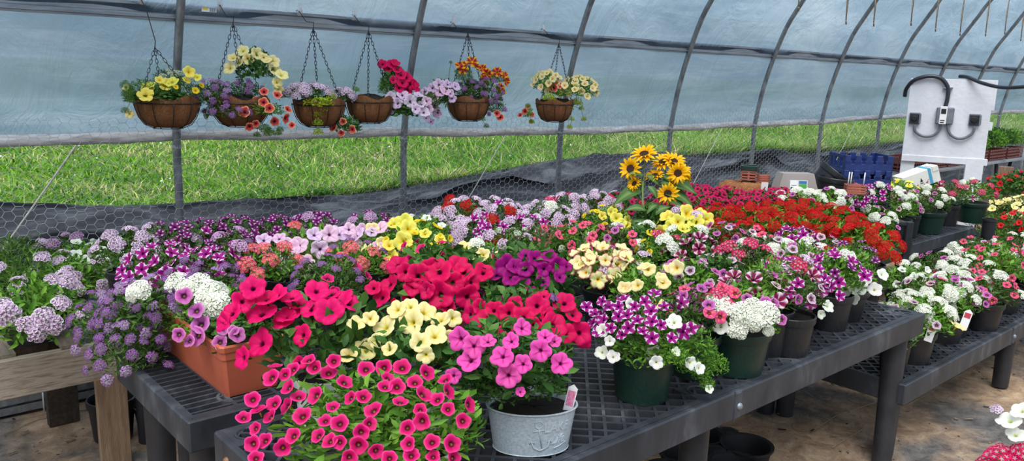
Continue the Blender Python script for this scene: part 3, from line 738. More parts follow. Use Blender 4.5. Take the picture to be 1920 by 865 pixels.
# strings hanging from a wire overhead
wz = 2.62
m = MB(); m.tube([(2.6, 2.0, wz), (14, 2.0, wz + .02)], .0025, 6); o = m.build('overhead_wire', M['galv_dark']); tag(o, 'thin metal wire strung overhead above the benches', 'wire')
for i, (u, v) in enumerate([(1497, 18), (1586, 43), (1638, 47), (1708, 46), (1754, 57), (1800, 65), (1848, 66), (1884, 62), (1914, 75)]):
    p = at_y(u, v, 2.0); L = wz - p[2]
    m = MB(); m.tube([(0, 0, 0), (.006, 0, -L * .5), (-.004, .003, -L * .8), (0, 0, -L)], .0032, 6); m.tube([(-.002, 0, -L + .012), (.008, .002, -L - .006)], .004, 5)
    m.tube([(.004, 0, .004), (.012, .004, -L * .4), (.004, .002, -L * .93)], .0022, 5)
    o = m.build('hanging_string', M['brown_string'], None, (p[0], 2.0, wz), smooth=True)
    words = ['first', 'second', 'third', 'fourth', 'fifth', 'sixth', 'seventh', 'eighth', 'ninth']
    tag(o, 'brown twine dangling from overhead, %s from the left at top right' % words[i], 'string', 'twine ends dangling overhead')

# galvanized channel on the ground by the wall
m = MB(); 
for k, (yy, zz) in enumerate(((4.25, .02), (4.30, .02), (4.27, .06))):
    pr = [(-.022, .0), (.022, .0), (.022, .034), (.016, .034), (.016, .006), (-.016, .006), (-.016, .034), (-.022, .034)]; n = len(pr)
    m.add([(x, yy + a, zz + b) for x in (-1.2, 1.3) for a, b in pr], [(q, (q + 1) % n, n + (q + 1) % n, n + q) for q in range(n)] + [tuple(range(n))[::-1], tuple(range(n, 2 * n))])
m.box(-1.2, 4.325, .0, 1.36, 4.345, .14)
t = empty('metal_channel', (0, 4.28, 0), 'bundle of shiny galvanized channels lying on the ground behind the pallet table legs', 'metal channel')
m.v = [(a, b - 4.28, c) for a, b, c in m.v]; m.build('channel', M['galv'], t)
m = MB(); m.tube([(.72, -.06, .0), (.72, -.06, .10), (.72, .03, .13), (.725, .066, .10)], .004, 6); m.build('tie', M['film_scrap'], t, smooth=True)

# ------------------------------------------------------------------ benches
def clip_seg(p, d, x0, x1, y0, y1):
    t0, t1 = -1e9, 1e9
    for a, lo, hi in ((0, x0, x1), (1, y0, y1)):
        if abs(d[a]) < 1e-9:
            if not lo <= p[a] <= hi: return None
        else:
            q = sorted(((lo - p[a]) / d[a], (hi - p[a]) / d[a])); t0 = max(t0, q[0]); t1 = min(t1, q[1])
    return (t0, t1) if t1 - t0 > .006 else None
def hole_plate(m, cx, cy, hw, r, z0, z1):
    """square plate with a round hole and a dark cup below"""
    n = 32; ring = [(cx + r * math.cos(2 * PI * k / n), cy + r * math.sin(2 * PI * k / n)) for k in range(n)]; sq = []
    for k in range(n):
        a = 2 * PI * k / n; c, s = math.cos(a), math.sin(a); q = hw / max(abs(c), abs(s)); sq.append((cx + c * q, cy + s * q))
    vs = [(x, y, z1) for x, y in ring] + [(x, y, z1) for x, y in sq] + [(x, y, z0) for x, y in ring] + [(x, y, z0) for x, y in sq]
    fs = []
    for k in range(n):
        j = (k + 1) % n; fs += [(k, j, n + j, n + k)[::-1], (k, 2 * n + k, 2 * n + j, j)[::-1], (n + k, n + j, 3 * n + j, 3 * n + k)[::-1]]
    m.add(vs, fs)
    m.lathe([(r + .010, z1 - .001), (r + .010, z1 + .003), (r + .003, z1 + .003), (r, z1)], 32, c=(cx, cy, 0))
def bench(x0, x1, y0, y1, z, label, style='diamond', seams=(), legs=(), bolts=(), holes=(), hleg=None, group='black plastic benches', chamf=.014):
    t = empty('plant_bench', ((x0 + x1) / 2, (y0 + y1) / 2, 0), label, 'bench', group); R0 = Vector(t.location)
    m = MB(); fh = .098; ft = .022
    def sub(mb): mb.v = [(a - R0.x, b - R0.y, c) for a, b, c in mb.v]; return mb
    m.bevbox(x0, y0, z - fh, x1, y0 + ft, z, .005); m.bevbox(x0, y1 - ft, z - fh, x1, y1, z, .005)
    m.bevbox(x0 - .0006, y0 + ft - .008, z - fh + .0004, x0 + ft, y1 - ft + .008, z - .0003, .005); m.bevbox(x1 - ft, y0 + ft - .008, z - fh + .0004, x1 + .0006, y1 - ft + .008, z - .0003, .005)
    m.box(x0 + ft - .002, y0 + ft - .002, z - .012, x1 - ft + .002, y0 + ft + .022, z - .0005); m.box(x0 + ft, y1 - ft - .02, z - .012, x1 - ft, y1 - ft + .002, z - .0005)
    sub(m).build('frame', M['bench'], t, auto=30)
    m = MB(); hp = []
    for hx, hy in holes: hole_plate(m, hx, hy, .058, .034, z - .03, z + .0005); hp.append((hx, hy))
    bw = .0115; bt = .022; ix0, ix1, iy0, iy1 = x0 + ft, x1 - ft, y0 + ft, y1 - ft
    def bar(p, d, w, zt):
        c = clip_seg(p, d, ix0, ix1, iy0, iy1)
        if not c: return
        a = math.atan2(d[1], d[0]); L = c[1] - c[0]; mx = p[0] + d[0] * (c[0] + c[1]) / 2; my = p[1] + d[1] * (c[0] + c[1]) / 2
        m.cbox((mx, my, zt - bt / 2), (L, w, bt), a)
    if style == 'diamond':
        q = math.sqrt(.5); diag = (ix1 - ix0) + (iy1 - iy0)
        k = 0; s = 0.0
        while s < diag * 1.0:
            bar((ix0 + s, iy0), (-q, q), bw, z - .0004); s += .078 if k % 2 else .062; k += 1
        s = -(iy1 - iy0); k = 0
        while s < (ix1 - ix0):
            bar((ix0 + s, iy0), (q, q), bw * .9, z - .0010); s += .082 if k % 2 else .062; k += 1
        s = .03
        while s < diag:   # finer ribs one layer down
            bar((ix0 + s, iy0), (-q, q), .006, z - .030); s += .114
    else:
        s = iy0
        while s < iy1: bar((ix0, s), (1, 0), .008, z - .0004); s += .036
        s = ix0
        k = 0
        while s < ix1: bar((s, iy0), (0, 1), .012, z - .0002); s += .135
        for cx, cy in ((ix0 + .16, iy0 + .09), (ix0 + .16, iy1 - .09)):
            m.lathe([(.055, z - .02), (.055, z + .0008), (.045, z + .0008), (.045, z - .02)], 32, c=(cx, cy, 0))
    sub(m).build('lattice_top', M['bench'], t)
    for sx in seams:
        m = MB(); m.box(sx - .002, y0 - .0015, z - fh, sx + .002, y0 + .004, z + .0006); m.bevbox(sx + .002, y0 - .004, z - fh + .004, sx + .036, y0 + .01, z - .003, .003); sub(m).build('seam_plate', M['bench'], t)
    for bx, side in bolts:
        m = MB(); mt = Matrix.Translation((bx, y0 - .004, z - .052)) @ Matrix.Rotation(PI / 2, 4, 'X') if side == 'y' else Matrix.Translation((x0 - .001, bx, z - .052)) @ Matrix.Rotation(-PI / 2, 4, 'Y')
        m.lathe([(.012, -.006), (.012, .004), (.008, .009), (.001, .010)], 14, mat=mt, cap1=True); sub(m).build('bolt', M['rust' if side == 'x' else 'galv_dark'], t, smooth=True)
    for lx, ly, sp in legs:
        m = MB(); m.tube([(lx, ly, z - .02), (lx + sp[0] * .5, ly + sp[1] * .5, z / 2), (lx + sp[0], ly + sp[1], -.01)], [.050, .046, .042], 24); sub(m).build('leg', M['leg'], t, smooth=True, auto=40)
    return t
ZB = .68
bench(.76, 3.665, 1.352, 2.094, ZB, 'long black plastic lattice bench in front holding the pots and the tin tub', seams=(2.183,), legs=((.83, 1.44, (0, 0)), (.84, 2.02, (0, 0)), (2.10, 1.44, (0, 0)), (2.10, 2.0, (0, 0)), (3.55, 1.42, (-.04, -.02)), (3.57, 2.03, (0, 0))),
      bolts=((2.205, 'y'), (2.0, 'x')), holes=((2.10, 1.435), (3.595, 1.425), (.835, 2.02)))
bench(.725, 4.9, 2.19, 2.90, ZB, 'black plastic slatted bench at left holding the terracotta planter', style='slats', legs=((.80, 2.70, (0, 0)), (.80, 2.27, (0, 0)), (2.8, 2.3, (0, 0)), (2.8, 2.8, (0, 0)), (4.8, 2.3, (0, 0)), (4.8, 2.8, (0, 0))))
bench(.95, 6.9, 3.0, 3.70, ZB - .02, 'black plastic bench nearest the wall under the purple and red flowers', legs=((1.02, 3.08, (0, 0)), (1.02, 3.62, (0, 0)), (3.8, 3.08, (0, 0)), (3.8, 3.62, (0, 0)), (6.8, 3.08, (0, 0)), (6.8, 3.62, (0, 0))))
bench(3.515, 7.9, 1.338, 2.04, .38, 'low black plastic bench at right below the white verbena pots', seams=(4.878,), legs=((3.62, 1.44, (0, 0)), (3.62, 1.95, (0, 0)), (5.02, 1.40, (0, 0)), (5.02, 1.95, (0, 0)), (7.7, 1.42, (0, 0)), (7.7, 1.95, (0, 0)), (6.3, 1.42, (0, 0))), bolts=((4.90, 'y'),), holes=((4.80, 1.42),))
bench(5.78, 7.55, 2.47, 3.05, .48, 'short low black bench under the dark green pots by the white board', legs=((5.88, 2.56, (0, 0)), (5.88, 2.96, (0, 0)), (7.45, 2.56, (0, 0)), (7.45, 2.96, (0, 0))))
# stub pots / leg sockets standing by the low bench
for (u, v, lab) in ((1690, 500, 'small black cylinder pot standing beside the red verbena at the bench end'), (1850, 452, 'small black cylinder pot under the bright fern leaves at right')):
    p = at_z(u, v, .30 if u < 1800 else .40); m = MB(); m.lathe([(0, 0), (.048, 0), (.052, .17), (.058, .172), (.058, .19), (.048, .19), (.044, .03), (0, .03)], 24)
    t = empty('cylinder_pot', (p[0], p[1], 0), lab, 'pot'); 
    m.v = [(a, b, c + p[2] ) for a, b, c in m.v]; m.build('pot', M['black_pot'], t, smooth=True, auto=40)
    m = MB(); m.lathe([(0, 0), (.05, 0), (.045, p[2] + .001), (0, p[2] + .001)], 16); m.build('support_post', M['leg'], t, smooth=True, auto=40)

# pallet table at left
t = empty('pallet_table', (0, 3.46, 0), 'weathered grey wooden pallet table at left holding lavender verbena', 'pallet table')
R0 = np.array([0, 3.46, 0])
m = MB(); m.bevbox(-1.6, -.002, .385, .90, .036, .543, .004); m.build('beam', M['wood'], t, auto=30)
m = MB(); m.bevbox(-1.6, .78, .385, .90, .816, .54, .004); m.build('beam', M['wood_dark'], t)
for k, x in enumerate((-1.45, -1.22, -.98, -.72, -.48, -.22, .05, .27, .455, .67)):
    w = .075 if k % 2 else .062; m = MB(); m.bevbox(x, .005 + .01 * (k % 3), .543, x + w, .82, .560, .002); m.build('deck_slat', M['slat'], t)
m = MB(); m.bevbox(.775, -.03, 0, .895, -.004, .40, .003); m.build('leg', M['wood_v'], t)
m = MB(); m.bevbox(.70, .55, 0, .83, .60, .40, .003); m.build('leg', M['wood_dark'], t)
m = MB(); m.bevbox(-1.5, .0, 0, -1.4, .1, .40, .003); m.build('leg', M['wood_dark'], t)
m = MB(); m.bevbox(.62, .30, .40, .68, .80, .54, .003); m.box(.30, .3, .45, .62, .33, .54); m.build('brace', M['wood_dark'], t)
m = MB(); m.lathe([(.001, .002), (.011, .002), (.013, 0)], 14, c=(0, 0, 0), mat=Matrix.Translation((.775, -.003, .53)) @ Matrix.Rotation(PI / 2, 4, 'X')); m.build('bolt', M['galv_dark'], t, smooth=True)
# ------------------------------------------------------------------ hero plants on the front bench
# oval engraved tin with pink petunias
def hero():
    rng = np.random.default_rng(77)
    # pink petunia in the tin
    base = np.array([1.40, 1.485]); rz = -.62
    c = np.array([1.37, 1.50, .93])
    t = empty('potted_petunia', (base[0], base[1], ZB), 'pink petunia in an oval galvanized tin tub with an engraved anchor', 'potted flower', 'potted flowers on the black benches')
    root = np.array([base[0], base[1], ZB]); a, b, h = .122, .082, .125
    place_pot(t, 'tin', a, h, b, rz)
    # handles-free rim; embossed anchor and words on the side facing the aisle
    def on_side(th, z, out=.0): # point on the tapered oval side
        k = .86 + .13 * (z / h); ca, sa = math.cos(th), math.sin(th); x, y = (a * k + out) * ca, (b * k + out) * sa
        return Vector((x * math.cos(rz) - y * math.sin(rz), x * math.sin(rz) + y * math.cos(rz), z))
    thc = -PI / 2 + .20
    def wrap(px, pz, out=.0006): return on_side(thc + px / .118, pz, out)
    def text_mesh(s, size, x0, z0, shear=0):
        cu = bpy.data.curves.new('txt', 'FONT'); cu.body = s; cu.size = size; cu.extrude = .0; cu.shear = shear; cu.resolution_u = 4; cu.offset = 0
        tmp = bpy.data.objects.new('txt', cu); COL.objects.link(tmp); dg = bpy.context.evaluated_depsgraph_get(); me = bpy.data.meshes.new_from_object(tmp.evaluated_get(dg))
        bpy.data.objects.remove(tmp); bm = bmesh.new(); bm.from_mesh(me); bmesh.ops.subdivide_edges(bm, edges=[e for e in bm.edges if e.calc_length() > .006], cuts=2)
        m = MB(); front = [wrap(v.co.x + x0, v.co.y + z0, .0022) for v in bm.verts]; back = [wrap(v.co.x + x0, v.co.y + z0, -.001) for v in bm.verts]; n = len(front)
        bm.verts.index_update(); fs = [[v.index for v in f.verts] for f in bm.faces]; side = []
        for e in bm.edges:
            if e.is_boundary: i, j = e.verts[0].index, e.verts[1].index; side.append((i, j, n + j, n + i))
        m.add(front + back, fs + side); bm.free(); return m
    m = text_mesh('LAKE', .036, .000, .072); m2 = text_mesh('Life', .036, .022, .036, .35); m.add(m2.v, m2.f)
    m.build('engraved_letters', M['tin'], t)
    m = MB()
    def stroke(pts, r=.0016): m.tube([wrap(x, z, .0012) for x, z in pts], r, 6)
    ax = -.014
    stroke([(ax + .011 * math.cos(q), .096 + .010 * math.sin(q)) for q in np.linspace(0, 6.28, 17)])
    stroke([(ax, .086), (ax + .006, .06), (ax + .012, .028)]); stroke([(ax - .016, .076), (ax + .018, .080)])
    stroke([(ax - .018 + 0, .046), (ax - .012, .028), (ax + .004, .021), (ax + .014, .022), (ax + .03, .030), (ax + .034, .046)])
    stroke([(ax - .024, .040), (ax - .018, .047), (ax - .010, .042)]); stroke([(ax + .028, .044), (ax + .035, .048), (ax + .041, .041)])
    stroke([(ax + .05, .022), (ax + .07, .026), (ax + .10, .034)])
    m.build('anchor_emblem', M['tin'], t, smooth=True)
    add_mound(t, root, c + np.array([-.03, .02, .0]), .16, .10, 'broad', rng); add_mound(t, root, c + np.array([.0, -.01, -.04]), .11, .07, 'broad', rng)
    for u_, v_, z_, r_ in ((935, 735, .85, .07), (1015, 728, .86, .06), (900, 725, .86, .06)): add_mound(t, root, at_z(u_, v_, z_), r_, r_ * .7, 'broad', rng)
    pl = [(942, 668, 26), (881, 675, 24), (953, 705, 27), (1013, 658, 23), (1052, 682, 21), (980, 683, 21), (889, 649, 22), (862, 636, 23), (1022, 632, 18), (980, 615, 18), (850, 705, 15), (976, 735, 11), (915, 640, 18), (958, 640, 18), (1040, 640, 13)]
    explicit(t, root, c + np.array([-.02, .0, .03]), .17, .13, [(u, v, 'pink', r) for u, v, r in pl], rng, .9)
    p = at_z(1066, 755, ZB + .135); plant_tag_part(t, root, np.array([p[0], p[1], ZB + .12]), 'label_pink', .026, .055)
    # the calibrachoa in front
    c = np.array([.955, 1.53, .855]); base = (.985, 1.50)
    t = empty('potted_calibrachoa', (base[0], base[1], ZB), 'sprawling dark-eyed pink calibrachoa in a white tub at the front corner', 'potted flower', 'potted flowers on the black benches'); root = np.array([base[0], base[1], ZB])
    place_pot(t, 'white_tub', .125, .115, .085, -.7)
    add_mound(t, root, c, .235, .115, 'fresh', rng); add_mound(t, root, c + np.array([.06, -.05, -.02]), .17, .10, 'fresh', rng); add_mound(t, root, c + np.array([-.04, -.02, -.03]), .19, .10, 'fresh', rng)
    L = [(515, 688), (550, 693), (509, 709), (541, 727), (534, 703), (616, 700), (646, 718), (592, 742), (624, 764), (514, 758), (538, 762), (567, 781), (507, 782), (550, 818), (597, 818), (637, 795), (657, 747), (681, 745), (722, 726), (744, 726), (727, 710), (778, 718), (750, 755), (793, 740), (788, 769), (693, 795), (677, 811), (672, 835), (637, 830), (619, 828), (705, 846), (497, 827), (479, 804), (474, 833), (754, 690), (686, 693), (626, 678), (579, 676), (766, 833), (771, 855), (474, 750), (457, 784),
         (840, 735), (791, 790), (840, 768), (879, 759), (810, 830), (847, 833), (764, 803), (835, 713), (820, 750), (700, 770), (610, 790), (560, 745), (486, 770), (655, 858), (850, 860), (480, 860), (590, 690), (800, 700), (868, 790), (812, 857), (720, 690), (530, 840), (730, 860)]
    explicit(t, root, c, .24, .125, [(u, v, 'calib', 16 + (i % 4)) for i, (u, v) in enumerate(L)], rng, .45, .93)
    return t
hero()
g_ = 'potted flowers on the black benches'
def PX(lst, key): return [(a[0], a[1], key, a[2]) + tuple(a[3:]) for a in lst]
ml = [(490, 587, 30), (533, 597, 24), (616, 583, 31), (540, 592, 28), (582, 580, 24), (566, 629, 25), (488, 644, 31), (454, 671, 22), (474, 540, 28), (547, 557, 25), (518, 553, 24), (594, 545, 26), (655, 568, 25), (433, 588, 27), (418, 604, 22), (562, 681, 14), (640, 560, 24), (500, 560, 24), (560, 570, 24), (455, 565, 24), (618, 552, 22)]
plant((548, 590), .95, .185, .17, ('white_pot', .085, .15), 'broad', [], 'large magenta petunia in a round white pot beside the terracotta planter', 'potted_petunia', base=(1.03, 1.96), expl=PX(ml, 'magenta'), off=(.03, .0))
yl = [(722, 613, 26), (772, 604, 27), (744, 580, 22), (796, 585, 24), (815, 629, 24), (788, 641, 24), (850, 597, 18), (798, 666, 18), (687, 656, 25), (653, 666, 18), (695, 597, 18), (668, 607, 18), (847, 632, 14), (730, 655, 15), (705, 640, 15), (826, 600, 18), (770, 575, 18)]
plant((760, 620), .93, .15, .14, ('tin', .095, .13), 'broad', [], 'pale yellow petunia between the magenta petunias at the front', 'potted_petunia', base=(1.25, 1.78), expl=PX(yl, 'yellow'), off=(-.02, .0))
mm = [(784, 518, 24), (823, 509, 27), (825, 553, 28), (729, 533, 25), (744, 496, 24), (877, 558, 24), (766, 558, 16), (857, 496, 20), (808, 500, 20), (715, 558, 20), (906, 511, 22), (774, 538, 20), (850, 530, 22), (885, 530, 20), (760, 510, 20), (800, 545, 18), (700, 540, 16), (870, 510, 20), (840, 575, 14), (740, 570, 12)]
plant((815, 530), .99, .185, .15, ('terracotta', .10, .15), 'broad', [], 'red magenta petunia behind the pale yellow petunia', 'potted_petunia', base=(1.62, 2.22), expl=PX(mm, 'mag_red'), off=(.0, -.02))
mr = [(904, 602, 25), (953, 587, 20), (982, 595, 22), (1007, 573, 25), (1058, 568, 24), (1039, 609, 25), (1086, 625, 24), (1063, 626, 22), (921, 631, 15), (926, 582, 20), (950, 617, 15), (1019, 555, 15), (880, 590, 18), (1075, 590, 20), (1095, 640, 15), (1000, 610, 18), (1025, 590, 20), (900, 575, 16), (965, 570, 18)]
plant((1000, 600), .96, .175, .15, ('tin', .10, .13), 'broad', [('aly', 3)], 'red magenta petunia directly behind the pink one in the engraved tin', 'potted_petunia', base=(1.60, 1.74), expl=PX(mr, 'mag_red'), off=(.0, .0))
vl = [(1004, 485, 20), (977, 531, 22), (1046, 499, 20), (950, 499, 22), (901, 555, 14), (958, 521, 20), (965, 499, 18), (923, 543, 15), (1019, 528, 15), (1030, 480, 16), (985, 505, 18), (1050, 520, 14), (930, 515, 16), (1000, 550, 14), (940, 565, 12), (1020, 505, 16), (985, 478, 14), (1062, 500, 12)]
plant((985, 520), 1.0, .155, .14, ('black_pot', .09, .15), 'broad', [], 'deep violet petunia right of the red magenta blooms', 'potted_petunia', base=(1.93, 2.08), expl=PX(vl, 'violet'))
sl = [(1141, 574, 13), (1115, 587, 14), (1159, 593, 14), (1220, 582, 15), (1178, 615, 14), (1222, 634, 14), (1295, 616, 14), (1260, 634, 12), (1100, 575, 12), (1130, 600, 12), (1190, 575, 12), (1175, 590, 13), (1145, 615, 12), (1195, 600, 12), (1245, 575, 12), (1110, 605, 12), (1205, 620, 12), (1160, 575, 12), (1128, 565, 12), (1210, 565, 12), (1165, 628, 11), (1240, 610, 12)]
wl = [(1130, 620, 13), (1143, 640, 12), (1128, 661, 14), (1150, 669, 14), (1231, 680, 15), (1264, 604, 16), (1295, 681, 13), (1312, 691, 12), (1181, 570, 12), (1268, 660, 10)]
t = plant((1200, 610), .94, .165, .13, ('green_pot', .102, .155), 'fine', [('star', 12)], 'purple and white star petunia with white petunias in a dark green pot', 'potted_petunia', base=(1.915, 1.525), expl=PX(sl, 'star') + PX(wl, 'white'), more=((.10, -.07, -.04, .11, .08, 'fresh'), (.19, -.13, -.11, .05, .05, 'fresh'), (-.03, -.04, -.03, .12, .09, 'fresh')))
plant_tag_part(t, np.array([1.915, 1.525, ZB]), np.array([1.88, 1.46, ZB + .19]), 'label_white', .034, .03)
_r = np.array([1.915, 1.525, ZB]); _q = [at_z(1262, 672, .86), at_z(1292, 690, .80), at_z(1314, 704, .76), at_z(1326, 722, .735)]
m = MB(); m.tube([np.array([.04, -.03, .15])] + [q - _r for q in _q], .0022, 6); m.build('trailing_stem', M['stem'], t, smooth=True)
for q, k_ in ((at_z(1330, 730, .73), .015), (at_z(1306, 688, .80), .02)): add_bloom(t, _r, q, 'white', k_, _n(TOCAM(q) + np.array([.3, 0, .2])), np.random.default_rng(8))
for q, r_ in zip(_q, (.05, .04, .032, .026)): add_mound(t, _r, q, r_, r_, 'fresh', np.random.default_rng(3))
vw = [(1345, 571, 24), (1435, 589, 27), (1389, 589, 22), (1383, 618, 20), (1413, 575, 20), (1415, 605, 18), (1362, 580, 16), (1440, 620, 12)]
cs = [(1330, 543, 13), (1354, 540, 14), (1378, 550, 13), (1320, 560, 11)]
cp = [(1297, 558, 13), (1435, 567, 13), (1400, 560, 12), (1310, 575, 12), (1465, 600, 12), (1450, 570, 12), (1330, 590, 10)]
plant((1390, 595), .93, .145, .12, ('green_pot', .112, .155), 'fresh', [], 'white verbena with pink striped calibrachoa in a dark green pot', 'potted_verbena', base=(2.365, 1.475), off=(-.02, 0), expl=PX(vw, 'v_white') + PX(cs, 'calib_star') + PX(cp, 'calib_lilac') + [(1352, 613, 'white', 15), (1370, 545, 'calib_star', 12)])
# terracotta window box with alyssum, white verbena and lilac calibrachoa
def window_box():
    rng = np.random.default_rng(88)
    cx, cy = .965, 2.575; t = empty('window_box', (cx, cy, ZB), 'long terracotta plastic planter of purple alyssum and white verbena', 'planter', g_); root = np.array([cx, cy, ZB])
    hx, hy, h = .105, .30, .17
    m = MB()
    def ring(k, z, e=0): return [(sx * (hx * k + e) * a, sy * (hy * (1 - (1 - k) * hx / hy) + e) * b, z) for sx, sy, a, b in ((-1, -1, 1, .965), (-1, -1, .90, 1), (1, -1, .90, 1), (1, -1, 1, .965), (1, 1, 1, .965), (1, 1, .90, 1), (-1, 1, .90, 1), (-1, 1, 1, .965))]
    rings = [ring(.80, .0), ring(.82, .012), ring(.93, h - .048), ring(.955, h - .046), ring(.97, h - .022), ring(1, h - .020), ring(1.02, h - .004), ring(1.0, h), ring(.93, h), ring(.91, h - .03), ring(.80, .02)]
    for i in range(len(rings) - 1): m.add(rings[i] + rings[i + 1], [(k, (k + 1) % 8, 8 + (k + 1) % 8, 8 + k) for k in range(8)])
    m.add(rings[0], [tuple(range(8))[::-1]]); m.build('planter_body', M['terracotta'], t)
    for sx in (-1, 1):
        for sy in (-1, 1): m = MB(); m.box(sx * .06 - .012, sy * .23 - .02, -.008, sx * .06 + .012, sy * .23 + .02, .004); m.build('foot', M['terracotta'], t)
    m = MB(); r = ring(.92, h - .03); m.add(r, [tuple(range(8))]); m.build('soil', M['soil'], t)
    for (dx, dy, dz, R, H, lf) in ((0, .24, .15, .19, .12, 'fine'), (-.15, .22, .12, .15, .13, 'fine'), (-.19, .34, .07, .16, .14, 'fine'), (0, 0, .15, .14, .12, 'fresh'), (.0, -.17, .16, .12, .09, 'broad'), (.04, .1, .18, .14, .1, 'fine'), (-.24, .16, .03, .11, .10, 'fine')):
        add_mound(t, root, root + np.array([dx, dy, dz]), R, H, lf, rng)
    for (dx, dy, dz, R, H, n) in ((0, .24, .16, .19, .13, 44), (-.15, .22, .13, .16, .14, 52), (-.19, .34, .08, .17, .15, 44), (-.24, .16, .03, .12, .11, 26), (.05, .14, .2, .13, .1, 10)):
        scatter(t, root, root + np.array([dx, dy, dz]), R, H, [('aly', n * 2 // 3), ('aly_light', n // 3)], rng, -.25, .3)
    ex = [(262, 545, 22), (330, 530, 24), (370, 535, 26), (400, 550, 28), (408, 575, 26), (350, 545, 22), (385, 560, 24), (250, 552, 16)]
    explicit(t, root, root + np.array([.04, .02, .16]), .22, .14, PX(ex, 'v_white'), rng)
    ex = [(368, 583, 18), (376, 609, 19), (370, 630, 19), (412, 642, 17), (335, 628, 14), (445, 628, 15), (345, 555, 16), (418, 617, 13), (355, 640, 13), (437, 620, 12)]
    explicit(t, root, root + np.array([.03, -.2, .15]), .13, .12, PX(ex, 'calib_lilac'), rng)
window_box()

# ------------------------------------------------------------------ the rest: canopy pixel, mix, label
ZC = .94
def gp(uv, R, items, leaf, name, label, zc=ZC, zb=.68, pot='black_pot', pr=.085, ph=.15, **kw):
    H = kw.pop('H', R * .8); return plant(uv, zc, R, H, (pot, pr, min(ph, zc - .08 - zb + .04)), leaf, items, label, name, zb=zb, **kw)
PP, PV, PC, PA = 'potted_petunia', 'potted_verbena', 'potted_calibrachoa', 'potted_alyssum'
# front bench, right half
gp((1135, 492), .15, [('cream', 16)], 'fresh', PP, 'creamy yellow petunia with burgundy petal edges beside the violet petunia', expl=PX([(1105, 487, 17), (1083, 493, 17), (1135, 488, 16), (1122, 525, 18), (1150, 515, 16), (1097, 510, 16), (1160, 478, 16), (1095, 465, 15), (1070, 505, 14), (1130, 463, 14)], 'cream'))
gp((1215, 528), .14, [('butter', 9)], 'fresh', PP, 'trailing butter yellow petunia with fresh green leaves in mid bench', expl=PX([(1216, 505, 16), (1268, 502, 16), (1195, 535, 14), (1170, 540, 14), (1240, 520, 12)], 'butter'))
gp((1290, 515), .12, [('calib_lilac', 10), ('calib_pale', 9)], 'fresh', PC, 'lilac and pale calibrachoa left of the burgundy striped petunias')
gp((1310, 565), .115, [('calib_lilac', 10), ('calib_star', 8), ('v_magenta', 2)], 'fine', PC, 'lilac and magenta calibrachoa just behind the white verbena pot', pot='green_pot')
gp((1415, 540), .12, [('burgundy', 12), ('calib_pale', 4)], 'feather', PP, 'burgundy petunia striped white behind the white verbena pot')
gp((1480, 585), .12, [('calib_lilac', 4)], 'feather', 'potted_foliage', 'feathery green plant in a black pot right of the white verbena pot', pr=.095, ph=.17, base=(2.62, 1.52), more=((0, 0, .04, .10, .10, 'fresh'),))
gp((1545, 560), .115, [('star', 16), ('v_magenta', 3), ('v_lilac', 2)], 'fresh', PP, 'purple star petunia with magenta verbena in a black pot', pr=.09, ph=.16, base=(2.86, 1.56), expl=PX([(1540, 545, 14), (1560, 538, 12), (1520, 570, 12), (1575, 555, 12)], 'star') + PX([(1553, 575, 12), (1540, 590, 10)], 'white'))
gp((1625, 540), .135, [('v_white', 2)], 'fresh', PP, 'white petunias over bright green leaves in a wide black pot at the bench end', pr=.115, ph=.13, base=(3.29, 1.57), off=(-.05, -.02), expl=PX([(1607, 535, 22), (1640, 543, 16), (1585, 545, 12), (1655, 515, 14), (1620, 525, 14), (1600, 560, 12)], 'white'), more=((-.10, -.06, -.03, .09, .07, 'fresh'),))
gp((1645, 490), .125, [('star', 22), ('star_dark', 6)], 'fresh', PP, 'purple and white star petunia rising at the right end of the bench', base=(3.45, 1.88))
gp((1565, 500), .125, [('star', 20), ('star_dark', 4)], 'fresh', PP, 'purple and white star petunia left of the bench end')
gp((1490, 535), .11, [('calib_pale', 6), ('star', 6), ('burgundy', 3)], 'fine', PC, 'mixed pale calibrachoa and striped petunia in mid bench')
gp((1500, 478), .12, [('calib_pale', 12), ('calib_lilac', 5), ('v_white', 2)], 'fresh', PC, 'pale lilac dark-eyed calibrachoa between the white and purple pots')
gp((1440, 465), .12, [('v_white', 7), ('calib_star', 3), ('calib_pale', 5)], 'fine', PV, 'white verbena with pink calibrachoa in front of the scarlet verbena')
gp((1395, 480), .12, [('v_magenta', 9), ('calib_pale', 4)], 'fine', PV, 'magenta verbena with pale calibrachoa right of the burgundy petunias')
gp((1300, 468), .12, [('burgundy', 15)], 'broad', PP, 'dark burgundy petunia striped white below the big yellow petunia')
gp((1345, 500), .11, [('calib_lilac', 5), ('calib_pale', 5)], 'broad', PC, 'lilac calibrachoa with green leaves behind the pink striped ones')
gp((1360, 440), .115, [('calib_lilac', 10), ('calib_pale', 8)], 'fine', PC, 'lilac and pale calibrachoa right of the big yellow petunia')
gp((1240, 462), .11, [('v_magenta', 4), ('v_white', 2), ('calib_yellow', 3)], 'fresh', PV, 'magenta verbena left of the burgundy striped petunia')
gp((1180, 500), .11, [('v_lilac', 4), ('cream', 4)], 'fresh', PV, 'small lilac verbena beside the creamy petunia')
